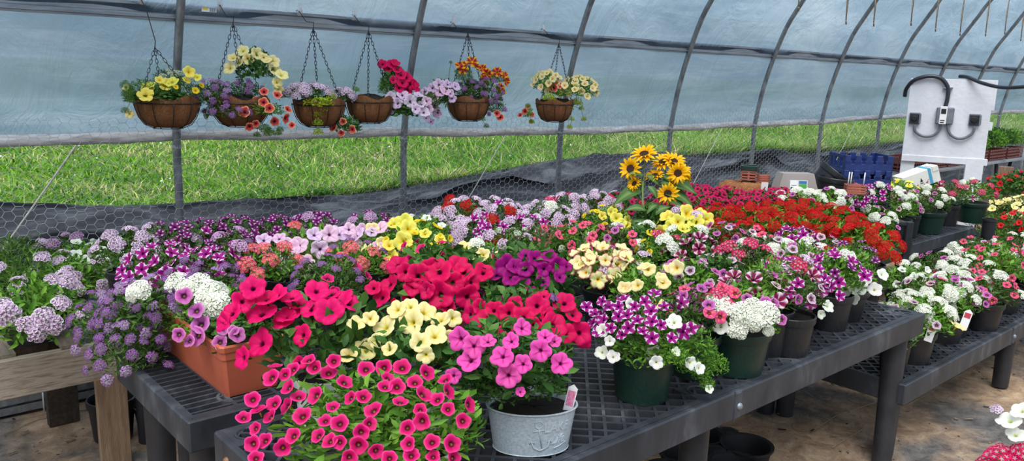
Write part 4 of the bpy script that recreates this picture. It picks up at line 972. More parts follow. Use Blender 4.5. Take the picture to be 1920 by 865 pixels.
# middle bench
gp((1090, 445), .15, [('calib_star', 30)], 'fresh', PC, 'hot pink calibrachoa with yellow streaks behind the violet petunia')
gp((1150, 445), .12, [('calib_lilac', 9), ('v_white', 3), ('calib_star', 4)], 'fine', PC, 'lilac calibrachoa with white verbena left of the sunflowers')
gp((1140, 408), .13, [('yellow_strong', 5), ('calib_yellow', 10)], 'fresh', PC, 'yellow calibrachoa and petunia at the foot of the sunflowers', expl=PX([(1147, 398, 11), (1165, 420, 11), (1130, 405, 10), (1177, 425, 10)], 'yellow_strong'))
gp((1205, 440), .10, [('v_white', 2), ('calib_yellow', 6)], 'broad', 'potted_foliage', 'leafy green plant directly below the sunflowers')
gp((1285, 420), .15, [('yellow_strong', 8), ('v_lilac', 3)], 'fresh', PP, 'big yellow petunia right of the sunflower stems', expl=PX([(1250, 405, 15), (1290, 400, 18), (1305, 415, 16), (1325, 412, 15), (1240, 435, 15), (1322, 425, 14), (1270, 415, 15), (1315, 400, 13), (1255, 425, 12)], 'yellow_strong'))
gp((1290, 443), .10, [('v_white', 4), ('yellow_strong', 2)], 'fresh', PV, 'white verbena and yellow petunia under the big yellow petunia')
gp((775, 445), .17, [('yellow_strong', 5), ('calib_yellow', 14)], 'fresh', PP, 'bright yellow petunia standing left of the lilac and red verbena', expl=PX([(757, 418, 22), (767, 428, 20), (756, 452, 21), (797, 438, 13), (730, 460, 14), (735, 480, 13), (825, 450, 12), (835, 470, 12)], 'yellow_strong'))
gp((900, 478), .13, [('v_white', 2), ('calib_dark', 5)], 'fresh', PP, 'pale yellow petunia between the magenta and violet petunias', expl=PX([(935, 485, 17), (870, 465, 18), (890, 492, 15), (905, 478, 14), (850, 482, 14), (885, 510, 12)], 'yellow'))
gp((800, 478), .12, [('calib', 9), ('calib_yellow', 4)], 'fresh', PC, 'pink and yellow calibrachoa below the bright yellow petunia')
gp((585, 458), .18, [('lavender', 6), ('v_coral', 1)], 'fresh', PP, 'large lavender veined petunia behind the left magenta petunia', expl=PX([(495, 450, 15), (523, 447, 16), (560, 460, 20), (590, 440, 17), (637, 437, 20), (655, 430, 15), (600, 468, 17), (537, 495, 20), (575, 492, 16), (470, 495, 15), (490, 470, 13), (570, 510, 15), (655, 490, 13)], 'lavender'))
gp((505, 490), .12, [('v_coral', 10)], 'fresh', PV, 'coral pink verbena beneath the lavender petunia at left')
gp((665, 482), .13, [('v_coral', 6), ('aly', 9)], 'fresh', PV, 'coral verbena and purple alyssum right of the lavender petunia')
gp((620, 515), .14, [('aly', 18), ('calib', 4)], 'fine', PA, 'purple alyssum just behind the left magenta petunia')
gp((705, 445), .12, [('lavender', 3), ('yellow', 3)], 'fresh', PP, 'lavender and pale yellow petunia left of the bright yellow one', expl=PX([(680, 432, 15), (697, 435, 13), (708, 460, 11)], 'lavender') + PX([(698, 430, 13), (715, 455, 12)], 'yellow'))
gp((450, 488), .14, [('v_bicolor', 4), ('star_dark', 14), ('aly', 6)], 'fine', PP, 'dark purple petunia with alyssum behind the terracotta planter')
gp((385, 500), .14, [('star', 26), ('aly', 5)], 'fine', PP, 'purple and white star petunia behind the white verbena')
gp((310, 495), .15, [('star', 26)], 'fine', PP, 'bright purple and white star petunia at the left end of the group', expl=PX([(312, 513, 16), (296, 530, 15), (385, 520, 16), (240, 520, 14), (235, 535, 15), (265, 505, 13)], 'star'))
gp((905, 435), .14, [('star', 24), ('v_lilac', 8), ('v_red', 2), ('white', 2)], 'fine', PV, 'purple and white star petunias around small red verbena heads', zc=.95)
gp((985, 428), .13, [('star', 26), ('v_lilac', 8)], 'fine', PP, 'small purple and white star petunias right of the red heads', zc=.95)
gp((950, 455), .13, [('v_lilac', 8), ('bud', 6)], 'fine', PV, 'faded lilac verbena behind the violet petunia')
gp((1020, 445), .12, [('bud', 4), ('calib_star', 5)], 'feather', 'potted_foliage', 'wispy green plant between faded verbena and hot pink calibrachoa')
# bench by the wall
gp((300, 448), .14, [('star_dark', 16), ('v_lilac', 6)], 'fine', PP, 'dark magenta star petunia near the wall at left', zc=.94)
gp((238, 462), .13, [('v_lilac', 14)], 'fine', PV, 'lilac verbena leftmost of the wall bench', zc=.93)
gp((370, 445), .15, [('star_dark', 26), ('star', 10)], 'fine', PP, 'dense dark purple star petunia just right of the first hoop foot', zc=.93)
gp((440, 432), .14, [('star_dark', 34)], 'fine', PP, 'dark purple star petunia by the wall left of the lavender petunia', zc=.94)
gp((445, 462), .13, [('star_dark', 20), ('v_bicolor', 3), ('white', 2)], 'fine', PP, 'purple star petunia and violet verbena left of the lavender petunia', zc=.93)
gp((520, 430), .13, [('star_dark', 26)], 'fine', PP, 'dark star petunia in the row by the wall above the lavender petunia', zc=.92)
gp((590, 424), .13, [('star_dark', 24), ('v_bicolor', 3)], 'fine', PP, 'purple star petunia by the wall between the first and second hoops', zc=.93)
gp((700, 422), .13, [('star_dark', 18), ('v_bicolor', 4)], 'fine', PP, 'dark purple petunia just left of the second hoop foot', zc=.94)
gp((800, 425), .12, [('v_white', 2), ('white', 4), ('v_lilac', 3)], 'fresh', PP, 'small white petunia right of the bright yellow petunia', zc=.94)
gp((870, 400), .16, [('v_lilac', 20), ('v_red', 5)], 'fine', PV, 'lilac verbena with red heads right of the second hoop', zc=.97)
gp((935, 402), .15, [('v_lilac', 17), ('v_red', 4), ('star', 6)], 'fine', PV, 'lilac and red verbena by the wall in front of the white rope', zc=.97)
gp((1020, 405), .15, [('v_lilac', 20), ('v_magenta', 1), ('v_white', 1)], 'fine', PV, 'lilac verbena just below the third hoop foot', zc=.96)
gp((1062, 390), .14, [('v_lilac', 15), ('v_magenta', 2), ('burgundy', 2)], 'fine', PV, 'lilac verbena with a few magenta heads by the wall', zc=.96)
gp((1118, 385), .14, [('v_lilac', 18)], 'fine', PV, 'pale lilac verbena by the wall left of the sunflowers', zc=.96)
gp((1165, 382), .14, [('calib_dark', 26), ('v_lilac', 4)], 'fine', PC, 'dark pink calibrachoa just left of the sunflower stems', zc=.95)
for uv, lab in (((1250, 385), 'dark pink calibrachoa behind the sunflower stems'), ((1310, 368), 'dark pink calibrachoa right of the sunflowers nearest the wall'), ((1365, 375), 'dark pink calibrachoa below the coir basket liner'),
                ((1330, 392), 'dark pink calibrachoa above the big yellow petunia'), ((1420, 382), 'dark pink calibrachoa below the brick coloured trays'), ((1460, 375), 'dark pink calibrachoa in front of the taupe planter'), ((1400, 395), 'dark pink calibrachoa behind the scarlet verbena')):
    gp(uv, .16, [('calib_dark', 56)], 'fine', PC, lab, zc=.93)
for uv, lab in (((1345, 415), 'scarlet verbena leftmost in the red bed'), ((1400, 412), 'scarlet verbena below the dark pink calibrachoa'), ((1455, 408), 'scarlet verbena in the middle of the red bed'), ((1505, 402), 'scarlet verbena at the back of the red bed by the white verbena'),
                ((1510, 430), 'scarlet verbena in front of the red bed'), ((1565, 415), 'scarlet verbena behind the right half of the red bed'), ((1580, 440), 'scarlet verbena spilling toward the bench end'), ((1630, 452), 'scarlet verbena at the far right tip of the red bed'), ((1450, 435), 'scarlet verbena above the white verbena and pink calibrachoa')):
    gp(uv, .15, [('v_red', 19)], 'fresh', PV, lab, zc=.94)
gp((1400, 440), .10, [('calib_star', 6), ('v_red', 3), ('calib_pale', 5)], 'fine', PC, 'pink calibrachoa tucked below the scarlet verbena at left')
gp((1540, 462), .11, [('calib_pale', 8), ('v_white', 2), ('star', 4)], 'fine', PC, 'pale calibrachoa between scarlet verbena and purple star petunia')
gp((1600, 475), .11, [('star_dark', 12), ('v_red', 3)], 'fine', PP, 'dark star petunia under the tip of the scarlet verbena')
gp((1500, 380), .16, [('v_white', 14), ('calib_lilac', 6)], 'fresh', PV, 'white verbena in front of the black pot pile', zc=.93)
gp((1555, 375), .15, [('v_white', 10), ('calib_lilac', 12)], 'fresh', PV, 'white verbena with lilac calibrachoa left of the blue trays', zc=.93)
gp((1595, 365), .15, [('star', 30), ('v_white', 3)], 'fine', PP, 'purple and white star petunia in front of the blue trays', zc=.93)
gp((1650, 362), .14, [('star', 14), ('v_white', 8)], 'fine', PP, 'white verbena and star petunia left of the tilted white box', zc=.92)
# short low bench by the board
g4 = 'potted flowers on the short bench by the board'
Z4 = .48
def g4p(base, R, items, leaf, name, label, pot='green_pot', pr=.125, ph=.18, zc=.78, **kw):
    H = kw.pop('H', R * .8); return plant((1000 + int(base[0] * 50), int(base[1] * 100)), zc, R, H, (pot, pr, ph), leaf, items, label, name, zb=Z4, base=base, group=g4, **kw)
def b4(u, v): q = at_z(u, v, Z4); return (float(q[0]), float(q[1]))
for (u, v, R, items, leaf, nm, lab, pot, pr) in (
    (1640, 492, .17, [('calib_lilac', 16), ('v_white', 8)], 'fresh', PV, 'white verbena and lilac calibrachoa in the leftmost green pot of the short bench', 'green_pot', .12),
    (1688, 455, .17, [('calib_lilac', 14), ('calib_pale', 12), ('v_white', 4)], 'fresh', PC, 'lilac dark-eyed calibrachoa in a green pot beside the cylinder pot', 'green_pot', .12),
    (1716, 446, .15, [('calib_pale', 8), ('v_white', 4), ('calib_lilac', 6)], 'fine', PC, 'pale calibrachoa in a narrow black pot left of the big green pot', 'black_pot', .08),
    (1750, 438, .17, [('v_white', 9), ('calib_lilac', 4)], 'fine', PV, 'white verbena in the largest dark green pot of the short bench', 'green_pot', .135),
    (1788, 424, .16, [('v_magenta', 8), ('burgundy', 3)], 'fine', PV, 'magenta verbena in a black pot right of the large green pot', 'black_pot', .09),
    (1832, 418, .16, [('v_magenta', 10), ('v_white', 2), ('star', 2)], 'fresh', PV, 'magenta verbena in the rightmost wide green pot of the short bench', 'green_pot', .13)):
    x, y = b4(u, v); g4p((x, y + .06), R, items, leaf, nm, lab, pot, pr)
for (base, R, items, leaf, nm, lab) in (
    ((6.15, 2.86), .19, [('burgundy', 12), ('v_magenta', 4)], 'fresh', PP, 'burgundy petunia striped white at the back of the short bench'),
    ((6.5, 2.88), .19, [('yellow_strong', 18)], 'fresh', PP, 'yellow petunia below the left part of the white board'),
    ((6.9, 2.88), .19, [('yellow_strong', 16), ('calib_yellow', 3)], 'fresh', PP, 'yellow petunia directly in front of the white board'),
    ((7.3, 2.84), .19, [('burgundy', 12), ('v_magenta', 3)], 'fresh', PP, 'dark burgundy petunia below the right part of the white board')):
    g4p(base, R * .9, items, leaf, nm, lab, zc=.80)
# low bench at the right
g3 = 'potted flowers on the low right bench'
ITW = [('v_white', 10), ('calib_lilac', 8)]; ITS = [('calib_star', 16), ('v_white', 4)]
def g3p(uv, items, leaf, name, label, R=.16, zc=.62, **kw):
    return plant(uv, zc, R, R * .75, (kw.pop('pot', 'black_pot'), kw.pop('pr', .10), .15), leaf, items, label, name, zb=.38, group=g3, **kw)
for (uv, it, leaf, nm, lab) in (
    ((1700, 520), [('white', 10), ('v_white', 3)], 'fresh', PP, 'white petunia at the left end of the low bench behind the front bench'),
    ((1718, 585), [('v_white', 9), ('calib_pale', 6), ('yellow', 2)], 'fresh', PV, 'white verbena with pale calibrachoa just right of the front bench corner'),
    ((1738, 545), [('v_white', 10), ('calib_pale', 5)], 'fine', PV, 'white verbena in the second row of the low bench'),
    ((1790, 545), [('calib_lilac', 18), ('v_white', 5)], 'fine', PC, 'lilac calibrachoa with white verbena in the middle of the low bench'),
    ((1762, 495), [('calib_lilac', 8), ('v_white', 9)], 'fine', PV, 'white verbena and lilac calibrachoa at the back left of the low bench'),
    ((1815, 510), [('v_white', 10), ('calib_star', 4)], 'fine', PV, 'white verbena flecked with pink near the back of the low bench'),
    ((1830, 465), [('v_white', 6), ('calib_star', 5), ('calib_pale', 4)], 'fine', PV, 'white and pink flowers farthest back on the low bench'),
    ((1870, 490), [('calib_pale', 9), ('v_white', 5), ('calib_star', 4)], 'fine', PC, 'pale calibrachoa with white verbena at the back right of the low bench'),
    ((1850, 535), ITS, 'fine', PC, 'pink streaked calibrachoa left of the large black pot'),
    ((1905, 460), [('calib_star', 10), ('v_white', 5)], 'fine', PC, 'pink calibrachoa at the right edge behind the others'),
    ((1935, 490), [('calib_lilac', 10), ('v_white', 6)], 'fine', PC, 'lilac calibrachoa cut by the right edge of the picture')):
    g3p(uv, it, leaf, nm, lab)
t = g3p((1760, 590), [('v_white', 12), ('calib_pale', 4)], 'fresh', PV, 'white verbena in a narrow black pot with a picture tag', pr=.085, base=(3.95, 1.50), R=.15)
plant_tag_part(t, np.array([3.95, 1.50, .38]), at_z(1746, 622, .56), 'label_red', .034, .04)
g3p((1650, 630), [('bud', 3)], 'fresh', 'potted_foliage', 'small plant in a black pot half hidden behind the front bench leg', base=(3.68, 1.47), R=.09, pr=.07, zc=.55)
t = g3p((1805, 590), [('calib_star', 8), ('v_white', 4)], 'fresh', PC, 'pink streaked calibrachoa in a wide black pot with a picture tag', pr=.13, base=(4.34, 1.53), R=.155)
plant_tag_part(t, np.array([4.34, 1.53, .38]), at_z(1812, 598, .56), 'label_red', .036, .034)
g3p((1850, 575), [('v_white', 13)], 'fresh', PV, 'white verbena in a green pot right of the wide black pot', pot='green_pot', pr=.10, base=(4.66, 1.57), R=.15)
g3p((1900, 520), [('calib_star', 30)], 'fresh', PC, 'hot pink calibrachoa in a large round black pot by the bench seam', pr=.16, base=(5.22, 1.56), R=.21, zc=.68)
# plants on the floor under the benches
for (u, v, r, h, lab) in ((1838, 672, .07, .13, 'black pot on the ground below the right end of the low bench'), (1735, 742, .08, .12, 'black pot on the ground under the low bench behind the tall leg'), (1905, 668, .085, .22, 'tall black pot on the ground right of the low bench leg')):
    p = at_z(u, v, .01); t = empty('empty_pot', (p[0], p[1] + .12, .0), lab, 'pot', 'empty black pots on the ground'); q = obj('pot', POTS['black_pot'], t); q.scale = (r, r, h)
for (u, v, r, h, lab) in ((213, 815, .10, .19, 'black pot on the ground behind the pallet table leg'), (300, 800, .11, .13, 'black pot on the ground behind the left bench leg')):
    p = at_z(u, v, .01); t = empty('empty_pot', (p[0], p[1], .0), lab, 'pot', 'empty black pots on the ground'); q = obj('pot', POTS['black_pot'], t); q.scale = (r, r, h)
# six-cell black tray on the ground under the bench
t = empty('plant_carrier_tray', (2.75, 1.80, 0), 'round-celled black plastic carrier tray on the ground under the front bench', 'tray')
m = MB()
for i in range(3):
    for j in range(2):
        m.lathe([(.001, .01), (.085, .01), (.105, .09), (.118, .095), (.118, .085), (.108, .08), (.09, .0), (.001, .0)], 24, c=((i - 1) * .215, (j - .5) * .215, .0))
m.build('cell_tray', M['dark'], t, smooth=True, auto=40); t.rotation_euler.z = .35
for i in range(3): m = MB(); m.lathe([(.03, .082), (.05, .09), (.03, .098), (.001, .1)], 6, c=((i - 1) * .215 + .1, 0, 0)); m.build('knob', M['dark'], t)

# verbena and white petunias on the pallet table
gpal = 'flowers on the pallet table'
def pal(base, R, items, leaf, name, label, zc=.78, **kw):
    return plant((300 + int(base[0] * 50), int(base[1] * 100)), zc, R, R * .75, ('black_pot', .10, .13), leaf, items, label, name, zb=.56, group=gpal, base=(base[0] + .03, base[1] + .26), off=(-.02, -.23), **kw)
def bp(u, v, z=.74): q = at_z(u, v, z); return (float(q[0]), float(q[1]))
pal(bp(60, 590), .22, [('v_lilac', 8)], 'fresh', PV, 'lavender verbena at the front left of the pallet table', elmin=-.1, expl=PX([(80, 595, 20), (115, 568, 20), (50, 610, 20), (15, 590, 22), (100, 610, 22), (70, 625, 18), (128, 530, 18)], 'v_lilac'))
pal(bp(75, 535), .22, [('v_lilac', 9)], 'feather', PV, 'lavender verbena in the middle of the pallet table')
pal(bp(135, 530), .17, [('v_lilac', 7)], 'fresh', PV, 'lavender verbena at the right end of the pallet table', expl=PX([(150, 580, 20), (118, 525, 20), (145, 545, 16)], 'v_lilac'))
pal(bp(20, 500), .2, [('v_lilac', 7)], 'feather', PV, 'sparse lavender verbena by the netting at far left')
pal(bp(165, 500), .16, [('white', 9)], 'fresh', PP, 'white petunia right of the lavender verbena on the pallet table', expl=PX([(162, 503, 16), (198, 520, 16), (158, 488, 12), (142, 478, 14), (150, 525, 12), (192, 488, 12)], 'white'))
pal(bp(130, 480), .13, [('v_bicolor', 5), ('white', 3)], 'fine', PV, 'purple and white verbena behind the white petunia by the netting')

# out-of-focus corner plant at the lower right, on a bench beside the camera
bench(1.05, 2.2, .02, .36, .50, 'black plastic bench beside the camera at the lower right corner', style='slats', legs=((1.15, .1, (0, 0)), (2.1, .1, (0, 0)), (1.15, .3, (0, 0)), (2.1, .3, (0, 0))))
t = plant((1900, 800), .80, .085, .09, ('black_pot', .07, .12), 'fresh', [], 'white petunia and magenta verbena cut off at the lower right corner', PP, zb=.50, base=(1.62, .30), off=(0, .02),
      expl=[(1893, 788, 'white', 24), (1868, 768, 'v_lilac', 13), (1915, 770, 'white', 18), (1905, 815, 'white', 20), (1880, 862, 'v_magenta', 32), (1915, 860, 'v_magenta', 28), (1850, 870, 'v_magenta', 22)])
# ------------------------------------------------------------------ sunflowers
def petal_ring(n, r0, r1, w, z, g, drop=0):
    vs = []; fs = []; sz = []; cs = []
    for k in range(n):
        th = 2 * PI * k / n + (g.random() - .5) * .2; L = r1 * (.85 + .25 * g.random()); wz = w * (.8 + .4 * g.random()); d = np.array([math.cos(th), math.sin(th), 0]); s = np.array([-d[1], d[0], 0]); zz = z + (g.random() - .5) * .12
        b = len(vs)
        for t_, ww, h in ((0, .35, 0), (.35, 1, .06), (.7, .75, .05), (1, .0, -.04 - drop)):
            q = d * (r0 + (L - r0) * t_); vs += [q + s * wz * ww + [0, 0, zz * (t_ + .2) + h], q + [0, 0, zz * (t_ + .2) + h - .03 * (ww > 0)], q - s * wz * ww + [0, 0, zz * (t_ + .2) + h]]
            c = lerp(S3(240, 168, 8), S3(252, 208, 24), t_); cs += [c] * 3
        for q in range(3):
            for e in (0, 1): fs += [b + q * 3 + e, b + q * 3 + e + 1, b + q * 3 + 4 + e, b + q * 3 + 3 + e]; sz.append(4)
    return vs, fs, sz, cs
def sun_head_meshes():
    g = np.random.default_rng(5); vs, fs, sz, cs = petal_ring(17, .26, 1.0, .13, .10, g); v2, f2, s2, c2 = petal_ring(13, .24, .86, .12, .3, g)
    b = len(vs); pet = np_mesh('sunflower_petals', np.array(vs + v2), fs + [q + b for q in f2], sz + s2, M_PETAL, np.array(cs + c2))
    m = MB(); m.lathe([(.38, .02), (.36, .10), (.26, .14), (.14, .12), (.001, .10)], 24); d = m.mesh('sunflower_disc', mottled('sunflower_disc', S(34, 20, 10), S(84, 50, 20), 60, .9, bump=1), True)
    vs, fs, sz, cs = petal_ring(14, .1, .55, .10, -.12, g); sep = np_mesh('sunflower_sepals', np.array(vs), fs, sz, M_LEAF, np.array([S3(96, 130, 60)] * len(vs)))
    return pet, d, sep
SUN = sun_head_meshes()
def sun_leaf_mesh():
    V = []; Fc = []; sz = []; cs = []; N = 8
    for i in range(N + 1):
        t_ = i / N; w = .30 * math.sin(PI * min(1, t_ * .95 + .03)) ** .8 * (1 - .35 * t_); z = .12 * math.sin(PI * t_) - .35 * t_ * t_
        for s in (-1, -.5, 0, .5, 1): V.append((t_, s * w, z + .05 * abs(s))); cs.append(S3(80, 118, 62) if s else S3(128, 158, 96))
    for i in range(N):
        for k in range(4): Fc += [i * 5 + k, i * 5 + k + 1, i * 5 + 6 + k, i * 5 + 5 + k]; sz.append(4)
    return np_mesh('sunflower_leaf', np.array(V, dtype=float), Fc, sz, M_LEAF, np.array(cs), True)
SLEAF = sun_leaf_mesh()
def sunflowers():
    rng = np.random.default_rng(9); bx = at_z(1222, 440, .86); bx = np.array([bx[0], bx[1]]); root = np.array([bx[0], bx[1], .68]); yp = bx[1]
    t = empty('potted_sunflower', root, 'tall sunflower plant with many yellow heads rising above the petunias', 'sunflower', 'potted flowers on the black benches')
    place_pot(t, 'black_pot', .10, .16)
    dpt = depth([bx[0], bx[1], 1.1])
    def pt(u, v, dd=0): r = ray(u, v); return CAMPOS + r * ((dpt + dd) / FPX)
    base = np.array([bx[0], bx[1], .82])
    heads = [(1208, 290, 20, (-.1, .2, .75), 0), (1183, 317, 19, (-.75, .2, .25), .0), (1228, 330, 16, (0, .3, .9), .02), (1243, 305, 19, (.1, .3, .5), .05), (1262, 303, 20, (.3, .0, .6), .03), (1275, 318, 19, (.5, 0, .45), .05), (1271, 325, 17, None, -.03), (1252, 363, 17, None, -.03), (1283, 332, 13, (.8, .3, .2), .05), (1190, 345, 12, (-.7, .3, .5), 0), (1262, 345, 12, (.6, 0, .3), 0), (1183, 362, 9, (-.8, 0, .1), .02)]
    trunk = [base, pt(1213, 420), pt(1205, 380), pt(1205, 340)]
    m = MB(); m.tube([p - root for p in trunk], [.007, .0065, .006, .005], 8); trunk2 = [base + [.02, 0, 0], pt(1228, 420, .02), pt(1240, 380, .03), pt(1255, 350, .03)]; m.tube([p - root for p in trunk2], [.006, .0055, .005, .004], 8)
    for u, v, r, n, dd in heads:
        p = pt(u, v, dd); nr = TOCAM(p) if n is None else _n(TOCAM(p) * .6 + np.array(n)); q = trunk[2] if u < 1225 else trunk2[2]; e = trunk[3] if u < 1225 else trunk2[3]
        m.tube([q - root, (e * .6 + p * .4) - nr * .03 - root, p - nr * .02 - root, p - root], [.0045, .004, .0035, .004], 6)
    m.build('stem', M['stem'], t, smooth=True)
    for i, (u, v, r, n, dd) in enumerate(heads):
        p = pt(u, v, dd); nr = TOCAM(p) if n is None else _n(TOCAM(p) * .6 + np.array(n)); s = r * 1.28 * depth(p) / FPX
        h = obj('flower_head', SUN[0], t); h.location = tuple(p - root); h.rotation_mode = 'QUATERNION'; h.rotation_quaternion = orient(nr, rng.random() * 6); h.scale = (s, s, s)
        obj('disc', SUN[1], h); obj('sepals', SUN[2], h, (0, 0, -.03))
    p = pt(1232, 350, -.02); h = obj('flower_head', SUN[1], t); h.location = tuple(p - root); h.scale = (.03,) * 3; h.rotation_mode = 'QUATERNION'; h.rotation_quaternion = orient(TOCAM(p), 0)
    leaves = [((1205, 358), (1158, 370), .02), ((1210, 395), (1180, 388), -.02), ((1238, 360), (1295, 372), 0), ((1238, 345), (1300, 348), .02), ((1230, 385), (1215, 395), -.04), ((1205, 330), (1185, 322), -.02), ((1212, 330), (1235, 342), 0), ((1240, 330), (1262, 340), .03), ((1215, 350), (1232, 366), -.03), ((1208, 410), (1180, 425), 0), ((1225, 405), (1250, 385), -.03), ((1220, 380), (1240, 400), 0), ((1212, 300), (1232, 296), .02), ((1200, 375), (1178, 360), .03), ((1235, 410), (1262, 402), .02), ((1215, 425), (1196, 412), -.02), ((1245, 372), (1285, 385), -.02)]
    for a, b, dd in leaves:
        pa = pt(*a, dd); pb = pt(*b, dd - .02); d = Vector(pb - pa); L = d.length * 1.15; x = d.normalized(); z = Vector(TOCAM(pa) * .6 + np.array([0, 0, .8])); y = z.cross(x).normalized(); z = x.cross(y)
        o = obj('leaf', SLEAF, t); o.matrix_local = Matrix.Translation(Vector(pa - root)) @ Matrix((x, y, z)).transposed().to_4x4() @ Matrix.Diagonal((L, L, L, 1))
    add_mound(t, root, np.array([bx[0], bx[1], .90]), .10, .12, 'broad', rng)
sunflowers()

# ------------------------------------------------------------------ hanging baskets
def link_mesh(): pass
def chain_mesh(mb, a, b, ll=.026, r=.0015):
    a = np.array(a, float); b = np.array(b, float); L = np.linalg.norm(b - a); n = max(2, int(L / (ll * .78))); d = (b - a) / L; s = _n(np.cross(d, [.3, .9, .2])); w = np.cross(d, s)
    for i in range(n):
        c = a + d * L * (i + .5) / n; q = s if i % 2 else w; hl = ll * .5; hw = .0052
        pts = [c + d * hl * x + q * hw * y for x, y in ((.62, 1), (1, .45), (1, -.45), (.62, -1), (-.62, -1), (-1, -.45), (-1, .45), (-.62, 1), (.62, 1))]
        mb.tube(pts, r, 4, False)
BOWL = MB().lathe([(.0, -.130), (.45, -.128), (.70, -.112), (.87, -.078), (.965, -.035), (1.0, .0), (1.01, .012), (.96, .016), (.90, .0), (.80, -.05), (0, -.07)], 40)
_gb = np.random.default_rng(4)
BOWL.v = [(x * (1 + .02 * math.sin(9 * math.atan2(y, x)) ), y * (1 + .02 * math.sin(9 * math.atan2(y, x))), z * 1.0 + (.012 * math.sin(5 * math.atan2(y, x) + 1) if z > -.01 else 0)) for x, y, z in BOWL.v]
BOWLM = BOWL.mesh('coir_bowl', M['coir'], True)
def basket(px, hookpx, R, yb, label, mounds, expl, scat=(), seed=0, trails=(), rimv=188):
    R = R * .9
    rng = np.random.default_rng(500 + seed); rim = at_y(px, rimv, yb); hk = at_y(hookpx[0], hookpx[1], yb + .02); hk = np.array([rim[0] + (hookpx[0] - px) * depth(rim) / FPX * 1.1, yb, hk[2]])
    root = np.array([rim[0], yb, rim[2]]); t = empty('hanging_basket', root, label, 'hanging basket', 'coir hanging baskets along the rail')
    b = obj('coir_bowl', BOWLM, t); b.scale = (R, R, 1)
    m = MB(); m.lathe([(R * 1.02, -.012), (R * 1.035, -.009), (R * 1.035, -.015), (R * 1.02, -.012)], 40); pr = [(.45, -.133), (.72, -.116), (.89, -.080), (.985, -.036), (1.025, -.008)]
    for k in range(10):
        a = 2 * PI * (k + .3) / 10; m.tube([(R * 1.015 * r * math.cos(a), R * 1.015 * r * math.sin(a), z) for r, z in pr], .002, 5)
    m.lathe([(R * .46, -.131), (R * .48, -.133), (R * .46, -.135)], 24); m.build('wire_frame', M['basket_wire'], t, smooth=True)
    top = hk - root; 
    for k in range(3):
        a = 2 * PI * k / 3 + .5 + seed * .9; m = MB(); chain_mesh(m, top + [0, 0, -.01], (R * math.cos(a), R * math.sin(a), -.01)); m.build('chain', M['chain'], t)
    hz = 1.985 - root[2]; dy = 4.20 - yb
    m = MB(); m.tube([top + [0, 0, -.02], top + [.004, 0, .02], top + [-.006, dy * .4, hz - top[2] - .06], top + [-.004, dy * .9 - .0, hz - top[2] - .0], (top[0], dy + .0, hz + .006), (top[0], dy + .03, hz + .0)], .0022, 6); m.build('hook', M['basket_wire'], t, smooth=True)
    m = MB()
    for k in range(7):
        g = rng.random(6); m.tube([(top[0] + (g[0] - .5) * .02, dy - .01, hz - .03 + g[1] * .01), (top[0] + (g[2] - .5) * .03, dy - .02, hz + .0), (top[0] + (g[3] - .5) * .05, dy - .01, hz + .02 + .025 * g[4])], .0035, 5)
    m.build('tie', M['film_scrap'], t, smooth=True)
    s = obj('soil', SOIL, t); s.scale = (R * .93, R * .93, .5); s.location.z = -.012
    cs = []
    for (u, v, ru, rv, leaf, dy_) in mounds:
        c = at_y(u, v, yb + dy_); k = depth(c) / FPX; cs.append((c, ru * k, rv * k)); add_mound(t, root, c, ru * k, rv * k, leaf, rng)
    for (mi, items, emin, face) in scat:
        c, r, h = cs[mi]; scatter(t, root, c, r, h, items, rng, emin, face)
    for (mi, key, lst) in expl:
        c, r, h = cs[mi]; explicit(t, root, c, r, h, PX(lst, key), rng, .8)
    for lst, r, leaf in trails:   # trailing shoots
        P_ = [at_y(u, v, yb - .10) - root for u, v in lst]; m = MB(); m.tube([np.array([P_[0][0] * .8, 0, -.01])] + P_, .0016, 5); m.build('trailing_stem', M['stem'], t, smooth=True)
        for q in P_[0:]: add_mound(t, root, q + root, r, r * 1.1, leaf, rng, 'foliage')
    return t
YB = 4.03
basket(313, (298, 85), .162, YB, 'coir basket of pale yellow petunias, leftmost in the hanging row', [(275, 178, 42, 28, 'feather', 0), (335, 178, 48, 32, 'feather', 0), (300, 185, 60, 16, 'broad', 0), (318, 150, 28, 20, 'fine', .08), (242, 185, 10, 26, 'feather', 0)],
       [(4, 'yellow', [(236, 164, 8), (243, 214, 9)]), (2, 'yellow_strong', [(273, 178, 15), (276, 165, 12), (280, 160, 13), (322, 153, 15), (310, 160, 13), (315, 155, 12), (355, 135, 13), (350, 150, 9), (370, 145, 8), (300, 150, 10)]), (1, 'calib_yellow', [(367, 170, 7), (358, 140, 7), (378, 160, 6), (330, 163, 5)]), (3, 'bud', [(305, 145, 10), (325, 140, 10), (335, 138, 8), (318, 134, 7)])], [], 1, [([(240, 175), (235, 162)], .025, 'feather'), ([(245, 190), (235, 210)], .02, 'feather')])
